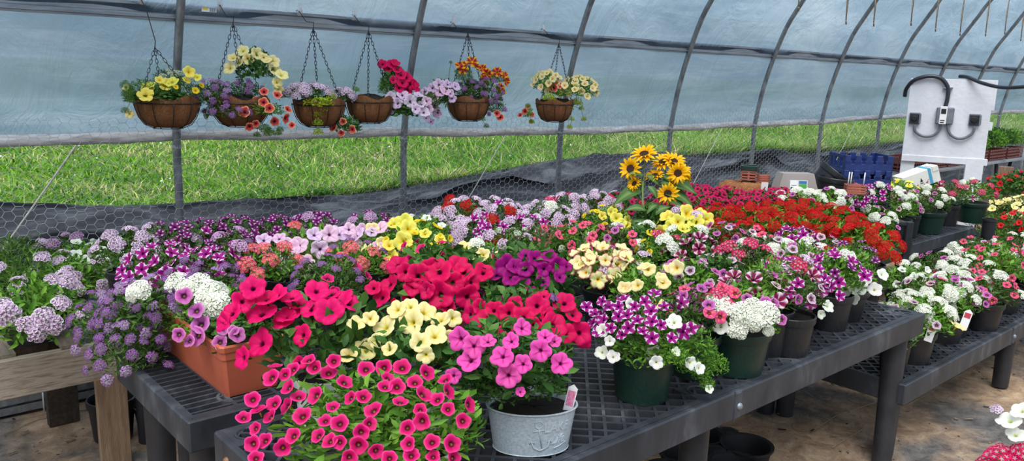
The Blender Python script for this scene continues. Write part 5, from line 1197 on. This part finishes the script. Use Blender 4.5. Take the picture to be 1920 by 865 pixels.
basket(450, (443, 40), .16, YB, 'coir basket of purple alyssum with tall yellow petunias above', [(400, 190, 34, 38, 'fine', -.02), (455, 175, 36, 22, 'fine', 0), (480, 135, 34, 42, 'broad', 0), (490, 210, 42, 22, 'fresh', -.10), (430, 215, 40, 18, 'fine', -.08)],
       [(2, 'yellow', [(455, 95, 14), (482, 100, 14), (465, 110, 13), (437, 108, 11), (430, 128, 13), (448, 118, 11), (515, 130, 15), (512, 115, 13), (528, 140, 13), (520, 155, 12), (522, 168, 10), (500, 112, 9), (495, 108, 9)]),
        (3, 'coral', [(458, 210, 12), (505, 203, 11), (494, 192, 10), (480, 187, 9), (536, 222, 12), (468, 238, 9), (515, 228, 9), (547, 235, 8), (520, 178, 9), (495, 172, 9), (480, 232, 8), (540, 205, 8)])],
       [(0, [('aly', 26), ('aly_light', 8)], -.5, .4), (1, [('aly', 14)], .0, .4), (4, [('aly', 12)], -.2, .4)], 2, [([(483, 240), (482, 255)], .02, 'fresh'), ([(498, 245), (505, 252)], .03, 'fresh'), ([(525, 245), (522, 252)], .02, 'fresh')])
basket(598, (590, 50), .155, YB, 'coir basket of lilac verbena with lime green creeper over its front', [(575, 180, 42, 20, 'fine', 0), (640, 185, 24, 16, 'fine', 0), (598, 195, 28, 13, 'lime', -.14), (650, 240, 26, 22, 'broad', -.08)],
       [(3, 'coral', [(643, 228, 8), (660, 243, 8), (625, 240, 9), (640, 250, 7)])], [(0, [('v_lilac', 16)], .0, .4), (1, [('v_lilac', 8)], 0, .4)], 3, [([(597, 215), (596, 232), (596, 250)], .028, 'lime'), ([(605, 205)], .04, 'lime'), ([(620, 187)], .035, 'lime')], rimv=192)
basket(693, (692, 55), .15, YB, 'coir basket with bare soil at left and magenta and pale pink petunias at right', [(740, 160, 26, 34, 'broad', 0), (765, 210, 34, 26, 'broad', -.08), (722, 170, 14, 24, 'feather', 0), (755, 200, 28, 24, 'broad', -.05), (800, 200, 22, 26, 'broad', -.05)],
       [(0, 'mag_red', [(717, 120, 10), (735, 120, 11), (728, 128, 10), (745, 130, 11), (752, 140, 12), (762, 145, 11), (755, 155, 12), (770, 158, 12), (748, 165, 10), (765, 168, 11), (778, 160, 10), (738, 150, 8), (782, 168, 8), (742, 118, 9)]),
        (1, 'lavender_pale', [(733, 182, 11), (755, 178, 12), (770, 190, 14), (745, 194, 11), (731, 200, 11), (730, 210, 9), (790, 195, 11), (795, 210, 12), (800, 222, 9), (785, 178, 10), (780, 205, 10)]),
        (4, 'lavender', [(796, 172, 10), (800, 190, 10), (803, 205, 11)])], [], 4, [([(668, 170)], .02, 'fresh')], rimv=187)
basket(878, (875, 60), .15, YB, 'coir basket of lavender petunias and orange striped petunias', [(828, 185, 26, 34, 'broad', -.03), (905, 180, 36, 30, 'fine', -.03), (870, 145, 16, 26, 'feather', 0), (930, 150, 18, 20, 'fine', 0), (885, 175, 30, 24, 'fine', 0), (925, 205, 24, 22, 'fine', -.06)],
       [(0, 'lavender', [(823, 158, 12), (840, 158, 10), (810, 165, 11), (835, 170, 13), (825, 172, 12), (812, 182, 12), (845, 175, 9), (800, 178, 10), (855, 162, 9), (848, 185, 8), (815, 198, 10), (820, 212, 10), (808, 228, 8)]),
        (2, 'orange', [(865, 122, 13), (885, 115, 12), (892, 122, 11), (868, 130, 10), (905, 128, 9)]), (3, 'orange', [(912, 140, 12), (932, 135, 11), (945, 140, 10), (950, 152, 11), (937, 165, 10), (942, 172, 8), (908, 148, 9)]), (5, 'coral', [(932, 213, 8), (938, 220, 8)])],
       [(1, [('aly', 28)], -.3, .4), (4, [('aly', 10)], 0, .4), (5, [('aly', 8)], -.4, .4)], 5, [([(845, 118), (855, 135)], .012, 'feather'), ([(905, 225), (912, 238)], .02, 'fine')], rimv=187)
basket(1040, (1045, 80), .145, YB, 'coir basket of creamy yellow petunias, rightmost in the hanging row', [(1025, 160, 26, 26, 'fresh', 0), (1085, 170, 34, 26, 'fresh', -.02), (1055, 175, 40, 20, 'fresh', -.03), (1030, 185, 14, 10, 'lime', -.13), (990, 216, 10, 16, 'fresh', 0)],
       [(2, 'coral', [(1030, 160, 9), (1038, 165, 10), (1047, 160, 9)]), (4, 'coral', [(984, 209, 7), (990, 200, 6), (997, 215, 6), (975, 216, 5), (996, 228, 5)])], [(0, [('butter', 22)], -.2, .5), (1, [('butter', 34)], -.35, .5), (2, [('butter', 10)], .1, .5)], 6,
       [([(1070, 205), (1072, 225), (1068, 240)], .022, 'lime'), ([(1090, 205), (1095, 225)], .022, 'lime'), ([(990, 200), (993, 215), (997, 230)], .02, 'fresh'), ([(1082, 195)], .04, 'lime')], rimv=192)

# ------------------------------------------------------------------ things at the back
# white electrical board
dL, dR = 8.3, 8.0
def pd(u, v, d): return CAMPOS + ray(u, v) * (d / FPX)
TL, TR, BLp, BR = pd(1706, 147, dL), pd(1863, 150, dR), pd(1693, 293, dL * 1.0), pd(1849, 302, dR * 1.0)
A = np.array([(TL[0] + BLp[0]) / 2, (TL[1] + BLp[1]) / 2]); B = np.array([(TR[0] + BR[0]) / 2, (TR[1] + BR[1]) / 2]); W_ = np.linalg.norm(B - A); az = math.atan2(B[1] - A[1], B[0] - A[0])
zt, zb_ = (TL[2] + TR[2]) / 2, (BLp[2] + BR[2]) / 2
t = empty('electrical_board', (A[0], A[1], 0), 'white painted plywood board on white legs carrying grey outlets and conduit', 'electrical board', rz=az)
m = MB(); m.bevbox(0, 0, zb_, W_, .02, zt, .002); m.build('panel', M['white_paint'], t)
m = MB(); m.bevbox(0, -.01, zb_ - .055, W_ + .03, .05, zb_ + .01, .003); m.build('cross_rail', M['white_paint'], t)
for x0, x1 in ((.0, .13), (W_ - .16, W_ - .0)): m = MB(); m.bevbox(x0, .02 if x0 < .1 else -.012, 0, x1, .07, zb_ + (.3 if x0 < .1 else .012), .003); m.build('leg', M['white_paint'], t)
m = MB(); m.bevbox(W_ - .0, .0, zb_ + .75 * (zt - zb_) - .1, W_ + .025, .06, zt + .0, .002); m.bevbox(W_, 0, zb_ + .3, W_ + .03, .05, zb_ + .38, .002); m.build('side_batten', M['white_paint'], t)
def bl(u, v, out=.0):   # pixel to board-local x,z
    n = np.array([math.sin(az), -math.cos(az)]); r = ray(u, v); k = ((A - CAMPOS[:2]) @ n) / (r[:2] @ n); p = CAMPOS + r * k; return ((p[:2] - A) @ np.array([math.cos(az), math.sin(az)]), p[2])
def outlet(u, v):
    x, z = bl(u, v); m = MB(); m.bevbox(x - .05, -.03, z - .06, x + .05, 0, z + .06, .006); o = m.build('outlet_box', M['outlet_grey'], t)
    m = MB(); m.bevbox(x - .045, -.040, z - .05, x + .034, -.03, z + .05, .004); f = m.build('outlet_face', M['outlet_black'], o)
    m = MB(); m.lathe([(.03, 0), (.03, .012), (.024, .014), (.001, .012)], 20, mat=Matrix.Translation((x - .006, -.040, z)) @ Matrix.Rotation(PI / 2, 4, 'X')); m.build('socket', M['black'], o, smooth=True)
    m = MB(); m.bevbox(x + .036, -.055, z - .05, x + .056, -.03, z + .05, .003); m.build('outlet_cover', M['outlet_grey'], o)
    return x, z
xa, za = outlet(1715, 222); xb, zb2 = outlet(1827, 225)
xc, zc_ = bl(1770, 217); m = MB(); m.bevbox(xc - .075, -.06, zc_ - .085, xc + .085, 0, zc_ + .085, .01); m.build('breaker_box', M['outlet_grey'], t)
m = MB(); m.bevbox(xc - .045, -.072, zc_ - .085, xc + .02, -.058, zc_ + .095, .004); o = m.build('breaker_label', M['label_white'], t); m = MB(); m.box(xc - .035, -.0745, zc_ + .02, xc + .01, -.072, zc_ + .07); m.box(xc - .035, -.0745, zc_ - .07, xc + .0, -.072, zc_ - .062); m.box(xc - .035, -.0745, zc_ - .05, xc + .005, -.072, zc_ - .042); m.build('printed_marks', M['black'], o)
def cable(name, pts, r, mat='conduit'):
    # catmull smoothing
    P_ = [np.array(p, float) for p in pts]; out = []
    for i in range(len(P_) - 1):
        p0, p1, p2, p3 = P_[max(i - 1, 0)], P_[i], P_[i + 1], P_[min(i + 2, len(P_) - 1)]
        for k in range(6): s = k / 6; out.append(.5 * (2 * p1 + (p2 - p0) * s + (2 * p0 - 5 * p1 + 4 * p2 - p3) * s * s + (3 * p1 - p0 - 3 * p2 + p3) * s ** 3))
    out.append(P_[-1]); m = MB(); m.tube(out, r, 10); return m.build(name, M[mat], t, smooth=True)
def bpt(u, v, y=-.03): x, z = bl(u, v); return (x, y, z)
cable('conduit', [bpt(1715, 234), bpt(1716, 246), bpt(1730, 255), bpt(1748, 254), bpt(1760, 244), bpt(1764, 230)], .014)
cable('conduit', [bpt(1827, 238), bpt(1822, 250), bpt(1806, 259), bpt(1790, 258), bpt(1779, 248), bpt(1776, 230)], .014)
cable('power_cable', [bpt(1697, 181, .06), bpt(1700, 166, .03), bpt(1715, 150, -.02), bpt(1742, 143), bpt(1765, 148), bpt(1777, 165), bpt(1776, 185), bpt(1772, 200)], .02, 'outlet_black')
m = MB(); x, z = bl(1777, 165); m.bevbox(x - .045, -.04, z - .008, x + .045, 0, z + .008, .002); m.build('cable_clamp', M['galv'], t)
cable('power_cable', [bpt(1800, 143, .06), bpt(1815, 145, .0), bpt(1840, 156, -.1), bpt(1875, 164, -.25), bpt(1925, 161, -.45), bpt(2050, 150, -.8)], .018, 'outlet_black')

# blue bread trays
t0 = at_z(1575, 352, .86)
BZ = .66
cx = at_z(1632, 352, .80); rz = .0
bu = np.array([at_z(1570, 352, .80)[0], 0])
def tray_mesh():
    m = MB(); L, Wd, H = .62, .50, .135; wt = .018
    m.bevbox(0, 0, 0, L, Wd, .02, .003)
    for y0 in (0, Wd - wt):
        m.bevbox(.0, y0, .0, L, y0 + wt, H * .55, .003)
        n = 4
        for k in range(n + 1):
            x = k * (L - .075) / n; 
            # scalloped top: posts with rounded shoulders
            m.bevbox(x, y0, H * .5, x + .075, y0 + wt, H, .004); m.bevbox(x - .012 if k else x, y0, H * .5, x + .087 if k < n else x + .075, y0 + wt, H * .72, .004)
    for x0 in (0, L - wt):
        m.bevbox(x0, 0, 0, x0 + wt, Wd, H * .35, .003); m.bevbox(x0, 0, H * .82, x0 + wt, Wd, H, .003)
        for y0 in (0, Wd * .3, Wd * .62, Wd - .07): m.bevbox(x0, y0, 0, x0 + wt, y0 + .07, H, .003)
    return m.mesh('bread_tray', M['blue'])
BT = tray_mesh(); ang = -.98
p0 = at_z(1578, 358, .76)
dpt = 5.75; c0 = pd(1577, 360, dpt); lvl = ['lowest of the stack', 'second from the bottom of the stack', 'third from the bottom of the stack', 'topmost of the stack']
topz = pd(1577, 290, dpt)[2]; zz0 = topz - 4 * .105 - .03
bs = (pd(1668, 368, dpt)); ex = np.array([bs[0] - c0[0], bs[1] - c0[1]]); scl = np.linalg.norm(ex) / .62; ang = math.atan2(ex[1], ex[0])
for k in range(4):
    o = bpy.data.objects.new('bread_tray', BT); link(o, None, (c0[0] + .01 * (k % 2), c0[1], zz0 + k * .105), (0, 0, ang + .02 * (k - 1.5))); o.scale = (scl, scl, 1)
    tag(o, 'blue plastic bread tray by the white board, ' + lvl[k], 'tray', 'stacked blue trays')
sup = bpy.data.objects
m = MB(); m.bevbox(-.02, -.1, zz0 - .03, .62 * scl + .1, .6 * scl, zz0 - .001, .004)
tt = empty('side_table', (c0[0], c0[1], 0), 'low wooden stand under the blue trays', 'stand', rz=ang); m.build('top', M['leg'], tt)
for x_, y_ in ((.02, 0), (.5, 0), (.02, .4), (.5, .4)): m = MB(); m.bevbox(x_, y_, 0, x_ + .05, y_ + .05, zz0 - .02, .004); m.build('leg', M['leg'], tt)

# shelf of odds and ends on the wall bench: coir liner, brick trays, taupe planter, black pots
BT0 = ZB - .02
def on_bench(u, v, z): return at_z(u, v, z)
# coir liner basket
d1 = 5.35
p = pd(1392, 352, d1); m = MB(); g = np.random.default_rng(2)
t = empty('coir_basket', (p[0], p[1], BT0), 'flat round coir basket resting under the brick coloured trays', 'basket')
H_ = p[2] - BT0; m.lathe([(.0, .0), (.10, .0), (.15, H_ - .05), (.165, H_ - .01), (.15, H_ + .02), (.10, H_ + .035), (.0, H_ + .03)], 28)
m.v = [(a * (1 + .05 * math.sin(5 * b * 20)), b, c + .012 * g.random()) for a, b, c in m.v]; m.build('liner', M['coir'], t, smooth=True)
m = MB()
for zz in (H_ - .01, H_ - .03): m.lathe([(.160, zz), (.170, zz + .003), (.170, zz - .003), (.160, zz)], 28)
m.build('wire_frame', M['basket_wire'], t, smooth=True)
def crate(name, c, L, Wd, H, rz, mat, label, cat, group=None, rimmat=None, rows=4):
    t = empty(name, c, label, cat, group, rz); m = MB()
    m.bevbox(-L / 2, -Wd / 2, 0, L / 2, Wd / 2, .008, .002)
    for s in (-1, 1):
        y = s * (Wd / 2 - .004); x = s * (L / 2 - .004)
        for k in range(rows + 1):
            z = k * (H - .01) / rows; m.bevbox(-L / 2, y - .004, z, L / 2, y + .004, z + .45 * H / rows, .001); m.bevbox(x - .004, -Wd / 2, z, x + .004, Wd / 2, z + .45 * H / rows, .001)
        nn = max(3, int(L / .05))
        for k in range(nn + 1): q = -L / 2 + k * L / nn; m.box(max(q - .006, -L / 2), y - .003, 0, min(q + .006, L / 2), y + .003, H)
        nn = max(2, int(Wd / .05))
        for k in range(nn + 1): q = -Wd / 2 + k * Wd / nn; m.box(x - .003, max(q - .006, -Wd / 2), 0, x + .003, min(q + .006, Wd / 2), H)
    m.build('crate_body', M[mat], t)
    if rimmat: m = MB(); m.bevbox(-L / 2 - .004, -Wd / 2 - .004, H - .02, L / 2 + .004, -Wd / 2 + .006, H + .012, .002); m.bevbox(-L / 2 - .004, Wd / 2 - .006, H - .02, L / 2 + .004, Wd / 2 + .004, H + .012, .002); m.bevbox(-L / 2 - .004, -Wd / 2, H - .02, -L / 2 + .006, Wd / 2, H + .012, .002); m.bevbox(L / 2 - .006, -Wd / 2, H - .02, L / 2 + .004, Wd / 2, H + .012, .002); m.bevbox(-L / 2, -Wd / 2, H * .5, L / 2, Wd / 2, H * .55, .002); m.build('inner_pot', M[rimmat], t)
    return t
p = pd(1404, 337, d1); crate('brick_crate', tuple(p), .10, .10, .085, .5, 'brick_crate', 'brick coloured slatted tray lined with a dark green pot on the coir basket', 'tray', 'brick coloured trays', 'green_pot', 4)
p = pd(1432, 339, d1); crate('brick_crate', tuple(p - [0, 0, .02]), .065, .07, .06, .4, 'brick_crate', 'smaller brick coloured tray right of the one on the coir basket', 'tray', 'brick coloured trays', None, 4)
m = MB(); m.bevbox(p[0] - .04, p[1] - .04, BT0, p[0] + .04, p[1] + .04, p[2] - .021, .003); o = m.build('pot_stack', M['green_pot']); tag(o, 'small square dark green pot under the smaller brick coloured tray', 'pot')
p = pd(1433, 352, d1 - .15); m = MB(); m.box(-.022, -.001, 0, .022, .001, .055); o = m.build('price_card', M['label_white'], None, tuple(p - [0, 0, .02]), (.1, 0, -.75)); tag(o, 'small white card standing beside the coir basket', 'card')
p = pd(1603, 352, 5.2); t = crate('brick_crate', tuple(p - [0, 0, .04]), .12, .09, .06, -.9, 'brick_crate', 'brick coloured tray with two white handles in front of the blue trays', 'tray', 'brick coloured trays', None, 3)
for dx in (-.045, -.03, .05): m = MB(); m.tube([(dx, 0, .05), (dx + .003, 0, .14)], .004, 6); m.build('handle', M['film_scrap'], t, smooth=True)
# taupe planter lying upside down
d2 = 5.35; a0, a1 = pd(1455, 362, d2), pd(1540, 368, d2 + .02); ex = a1[:2] - a0[:2]; L = float(np.linalg.norm(ex)); az2 = math.atan2(ex[1], ex[0]); zl = a0[2] - .03; H2 = pd(1475, 326, d2)[2] - zl
t = empty('window_box', (a0[0], a0[1], BT0), 'taupe plastic planter lying upside down with a green and white label', 'planter', rz=az2)
m = MB(); z0 = zl - BT0; ti = .05
bot = [(0, 0, z0), (L, 0, z0), (L, .17, z0), (0, .17, z0)]; lip = [(0, 0, z0 + .025), (L, 0, z0 + .025), (L, .17, z0 + .025), (0, .17, z0 + .025)]; b2 = [(.015, .012, z0 + .03), (L - .015, .012, z0 + .03), (L - .015, .158, z0 + .03), (.015, .158, z0 + .03)]; tp = [(ti, .03, z0 + H2), (L - ti, .03, z0 + H2), (L - ti, .14, z0 + H2), (ti, .14, z0 + H2)]
m.add(bot + lip + b2 + tp, [(k + 4 * q, (k + 1) % 4 + 4 * q, (k + 1) % 4 + 4 * q + 4, k + 4 * q + 4) for q in range(3) for k in range(4)] + [(12, 13, 14, 15), (3, 2, 1, 0)])
m.build('planter_body', M['taupe'], t)
m = MB(); m.k = 0; sl = .018 / (H2 - .03)
def ly(z): return .012 + (z - z0 - .03) * sl - .002
def lab(x0_, x1_, za_, zb_2, k): m.k = k; m.add([(x0_, ly(za_), za_), (x1_, ly(za_), za_), (x1_, ly(zb_2), zb_2), (x0_, ly(zb_2), zb_2)], [(0, 1, 2, 3)])
cxl = L * .52; lab(cxl - .065, cxl - .01, z0 + .05, z0 + .115, 0); lab(cxl - .008, cxl + .055, z0 + .04, z0 + .115, 0); 
def ly(z): return .012 + (z - z0 - .03) * sl - .003
lab(cxl - .004, cxl + .050, z0 + .092, z0 + .112, 1); lab(cxl - .004, cxl + .050, z0 + .062, z0 + .09, 2); lab(cxl - .06, cxl - .035, z0 + .052, z0 + .07, 3); lab(cxl - .055, cxl - .02, z0 + .08, z0 + .083, 3)
m.build('label', [M['label_white'], M['label_blue'], M['label_green'], M['black']], t)
m = MB(); m.bevbox(-.02, -.02, -0, L + .05, .2, z0 - .001, .004); m.build('base_tray', M['dark'], t)
# black pots
for (u, v, r, h, dd, rx, lab_) in ((1503, 345, .075, .15, 5.75, .9, 'black nursery pot lying on its side behind the taupe planter'), (1533, 348, .13, .22, 5.65, 1.0, 'large black nursery pot tipped over behind the taupe planter'), (1562, 352, .115, .18, 5.45, .12, 'upright black nursery pot left of the blue trays'), (1576, 366, .08, .15, 5.6, .1, 'black nursery pot half hidden left of the blue trays')):
    p = pd(u, v, dd); t = empty('nursery_pot', (p[0], p[1], p[2] - h * .5 * math.cos(rx) - .02), lab_, 'pot', 'black nursery pots in the pile'); q = obj('pot', POTS['black_pot'], t); q.scale = (r, r, h); q.rotation_euler = (rx * .5, rx * .4, 0)
# tilted white box with stripe
d3 = 6.9; a0, a1 = pd(1700, 350, d3), pd(1765, 318, d3); ex = a1[:2] - a0[:2]; L = float(np.linalg.norm(ex)) * 1.12; az3 = math.atan2(ex[1], ex[0]); tl = math.atan2(a1[2] - a0[2], np.linalg.norm(ex))
t = empty('cardboard_box', tuple(a0 - [0, 0, .06]), 'off-white box with a blue stripe leaning in front of the white board', 'box', rz=az3)
rot = Matrix.Rotation(-tl * .75, 4, 'Y'); m = MB(); m.bevbox(0, 0, 0, L, .16, .14, .004, rot); m.build('box_body', M['offwhite'], t)
m = MB(); m.box(L * .70, -.002, 0.003, L * .78, .162, .142, rot); m.build('stripe', M['stripe_blue'], t)
m = MB(); m.add([rot @ Vector(q) for q in ((L * .44, -.002, .05), (L * .52, -.002, .05), (L * .48, -.002, .085), (L * .44, -.002, .035), (L * .52, -.002, .035), (L * .52, -.002, .042), (L * .44, -.002, .042))], [(0, 1, 2), (3, 4, 5, 6)]); m.build('printed_mark', M['black'], t)
m = MB(); m.bevbox(L * .82, -.004, .1, L * .98, .1, .146, .002, rot); m.build('lid_tab', M['offwhite'], t)

# seedling table with brown crates
tz = .74
t = empty('seedling_table', (9.0, 3.60, 0), 'grey topped table behind the white board holding brown seedling crates', 'table')
m = MB(); m.bevbox(-.35, .0, tz - .03, 5.5, .66, tz, .004); m.build('tabletop', M['galv_dark'], t)
for x in (.45, 3.0, 5.0):
    for s in (-1, 1): m = MB(); m.tube([(x + s * .28, .1, tz - .03), (x - s * .28 * 0 + s * .02, .1, .0)], .022, 8); m.build('leg', M['leg'], t, smooth=True)
for k, (x, lab_) in enumerate(((8.75, 'brown seedling crate seen under the white board at left'), (9.28, 'brown seedling crate between the legs of the white board'), (9.85, 'brown seedling crate just right of the white board leg'), (10.55, 'brown seedling crate in full view right of the white board'), (11.2, 'brown seedling crate at the right edge of the picture'), (11.85, 'farthest brown seedling crate past the right edge'))):
    t = crate('seedling_crate', (x + .45, 3.86, tz), .54 if k < 3 else .6, .38, .13, 0, 'brown_crate', lab_, 'crate', 'brown seedling crates', None, 3)
    m = MB(); m.box(-.25, -.17, .01, .25, .17, .09); m.build('soil', M['soil'], t)
    if k >= 2:
        rng = np.random.default_rng(k); root = np.array([x + .45, 3.86, tz])
        for dx, dy in ((-.16, -.07), (.0, .05), (.16, -.05), (.05, -.12), (-.12, .1)): add_mound(t, root, root + np.array([dx, dy, .22]), .15, .16, 'fresh' if dx > 0 else 'broad', rng, 'seedlings')
m = MB(); m.bevbox(0, 0, 0, .14, .14, .80, .006); p = pd(1893, 350, 9.0); o = m.build('wooden_post', M['bark'], None, (p[0], p[1], 0), (0, .06, .2)); tag(o, 'rough brown wooden post behind the red petunias at right', 'post')
# far right flowers
g5 = 'flowers at the far right'
def far(u, v, dd, R, items, leaf, name, label, zc=None, zb=.3):
    p = pd(u, v, dd); return plant((u, v), p[2] + .0, R, R * .8, ('black_pot', .09, .14) , leaf, items, label, name, base=(p[0], p[1]), zb=max(.02, p[2] - .36), group=g5)
far(1890, 345, 8.6, .22, [('red_petunia', 20), ('violet', 3)], 'broad', PP, 'crimson petunias below the wooden post at far right')
far(1925, 338, 8.8, .24, [('calib_dark', 30)], 'broad', PC, 'dark magenta flowers at the right edge below the seedlings')
far(1890, 392, 7.6, .20, [('yellow', 24)], 'fine', PP, 'pale yellow petunias right of the short bench')
far(1925, 385, 7.6, .20, [('yellow', 24)], 'fine', PP, 'pale yellow petunias cut by the right edge')
far(1862, 420, 7.2, .20, [], 'feather', 'potted_foliage', 'bright green feathery foliage right of the short bench')
far(1875, 445, 6.9, .14, [], 'feather', 'potted_foliage', 'green feathery foliage above the low bench flowers at right')
far(1905, 415, 7.0, .18, [('red_petunia', 16), ('v_coral', 2)], 'fine', PP, 'scarlet petunias in front of the pale yellow ones at right')
far(1935, 430, 6.9, .18, [('red_petunia', 14)], 'fine', PP, 'scarlet petunias cut by the right edge')
bench(7.0, 9.2, 2.2, 2.85, .26, 'low dark bench under the red and yellow flowers at far right', style='slats', legs=((7.1, 2.3, (0, 0)), (9.1, 2.3, (0, 0)), (7.1, 2.8, (0, 0)), (9.1, 2.8, (0, 0))))

# ------------------------------------------------------------------ light
w = bpy.data.worlds.new('sky'); SC.world = w; w.use_nodes = True; nt = w.node_tree; nt.nodes.clear()
out = nt.nodes.new('ShaderNodeOutputWorld'); bg = nt.nodes.new('ShaderNodeBackground'); tc = nt.nodes.new('ShaderNodeTexCoord'); mp = nt.nodes.new('ShaderNodeMapping'); mp.inputs['Scale'].default_value = (1, 1, 2.6)
nz = nt.nodes.new('ShaderNodeTexNoise'); nz.inputs['Scale'].default_value = 2.2; nz.inputs['Detail'].default_value = 5; nz.inputs['Roughness'].default_value = .55
rp = nt.nodes.new('ShaderNodeValToRGB'); e = rp.color_ramp.elements; e[0].position = .35; e[0].color = S(150, 176, 205); e[1].position = .68; e[1].color = S(238, 242, 247)
nt.links.new(tc.outputs['Generated'], mp.inputs[0]); nt.links.new(mp.outputs[0], nz.inputs['Vector']); nt.links.new(nz.outputs['Fac'], rp.inputs[0]); nt.links.new(rp.outputs[0], bg.inputs[0]); nt.links.new(bg.outputs[0], out.inputs[0])
bg.inputs[1].default_value = .85
sun = bpy.data.lights.new('sun', 'SUN'); sun.energy = 2.7; sun.angle = math.radians(42); sun.color = (1, .985, .96); so = bpy.data.objects.new('sun', sun); COL.objects.link(so); so.rotation_euler = Vector((-.45, -.30, 1)).to_track_quat('Z', 'Y').to_euler()

SC.view_settings.view_transform = 'Standard'; SC.view_settings.look = 'None'; SC.view_settings.gamma = 1; SC.view_settings.use_curve_mapping = False
SC.view_settings.exposure = .46
SC.cycles.use_denoising = True
SC.cycles.max_bounces = 8; SC.cycles.transparent_max_bounces = 12; SC.cycles.diffuse_bounces = 3; SC.cycles.glossy_bounces = 2; SC.cycles.transmission_bounces = 4
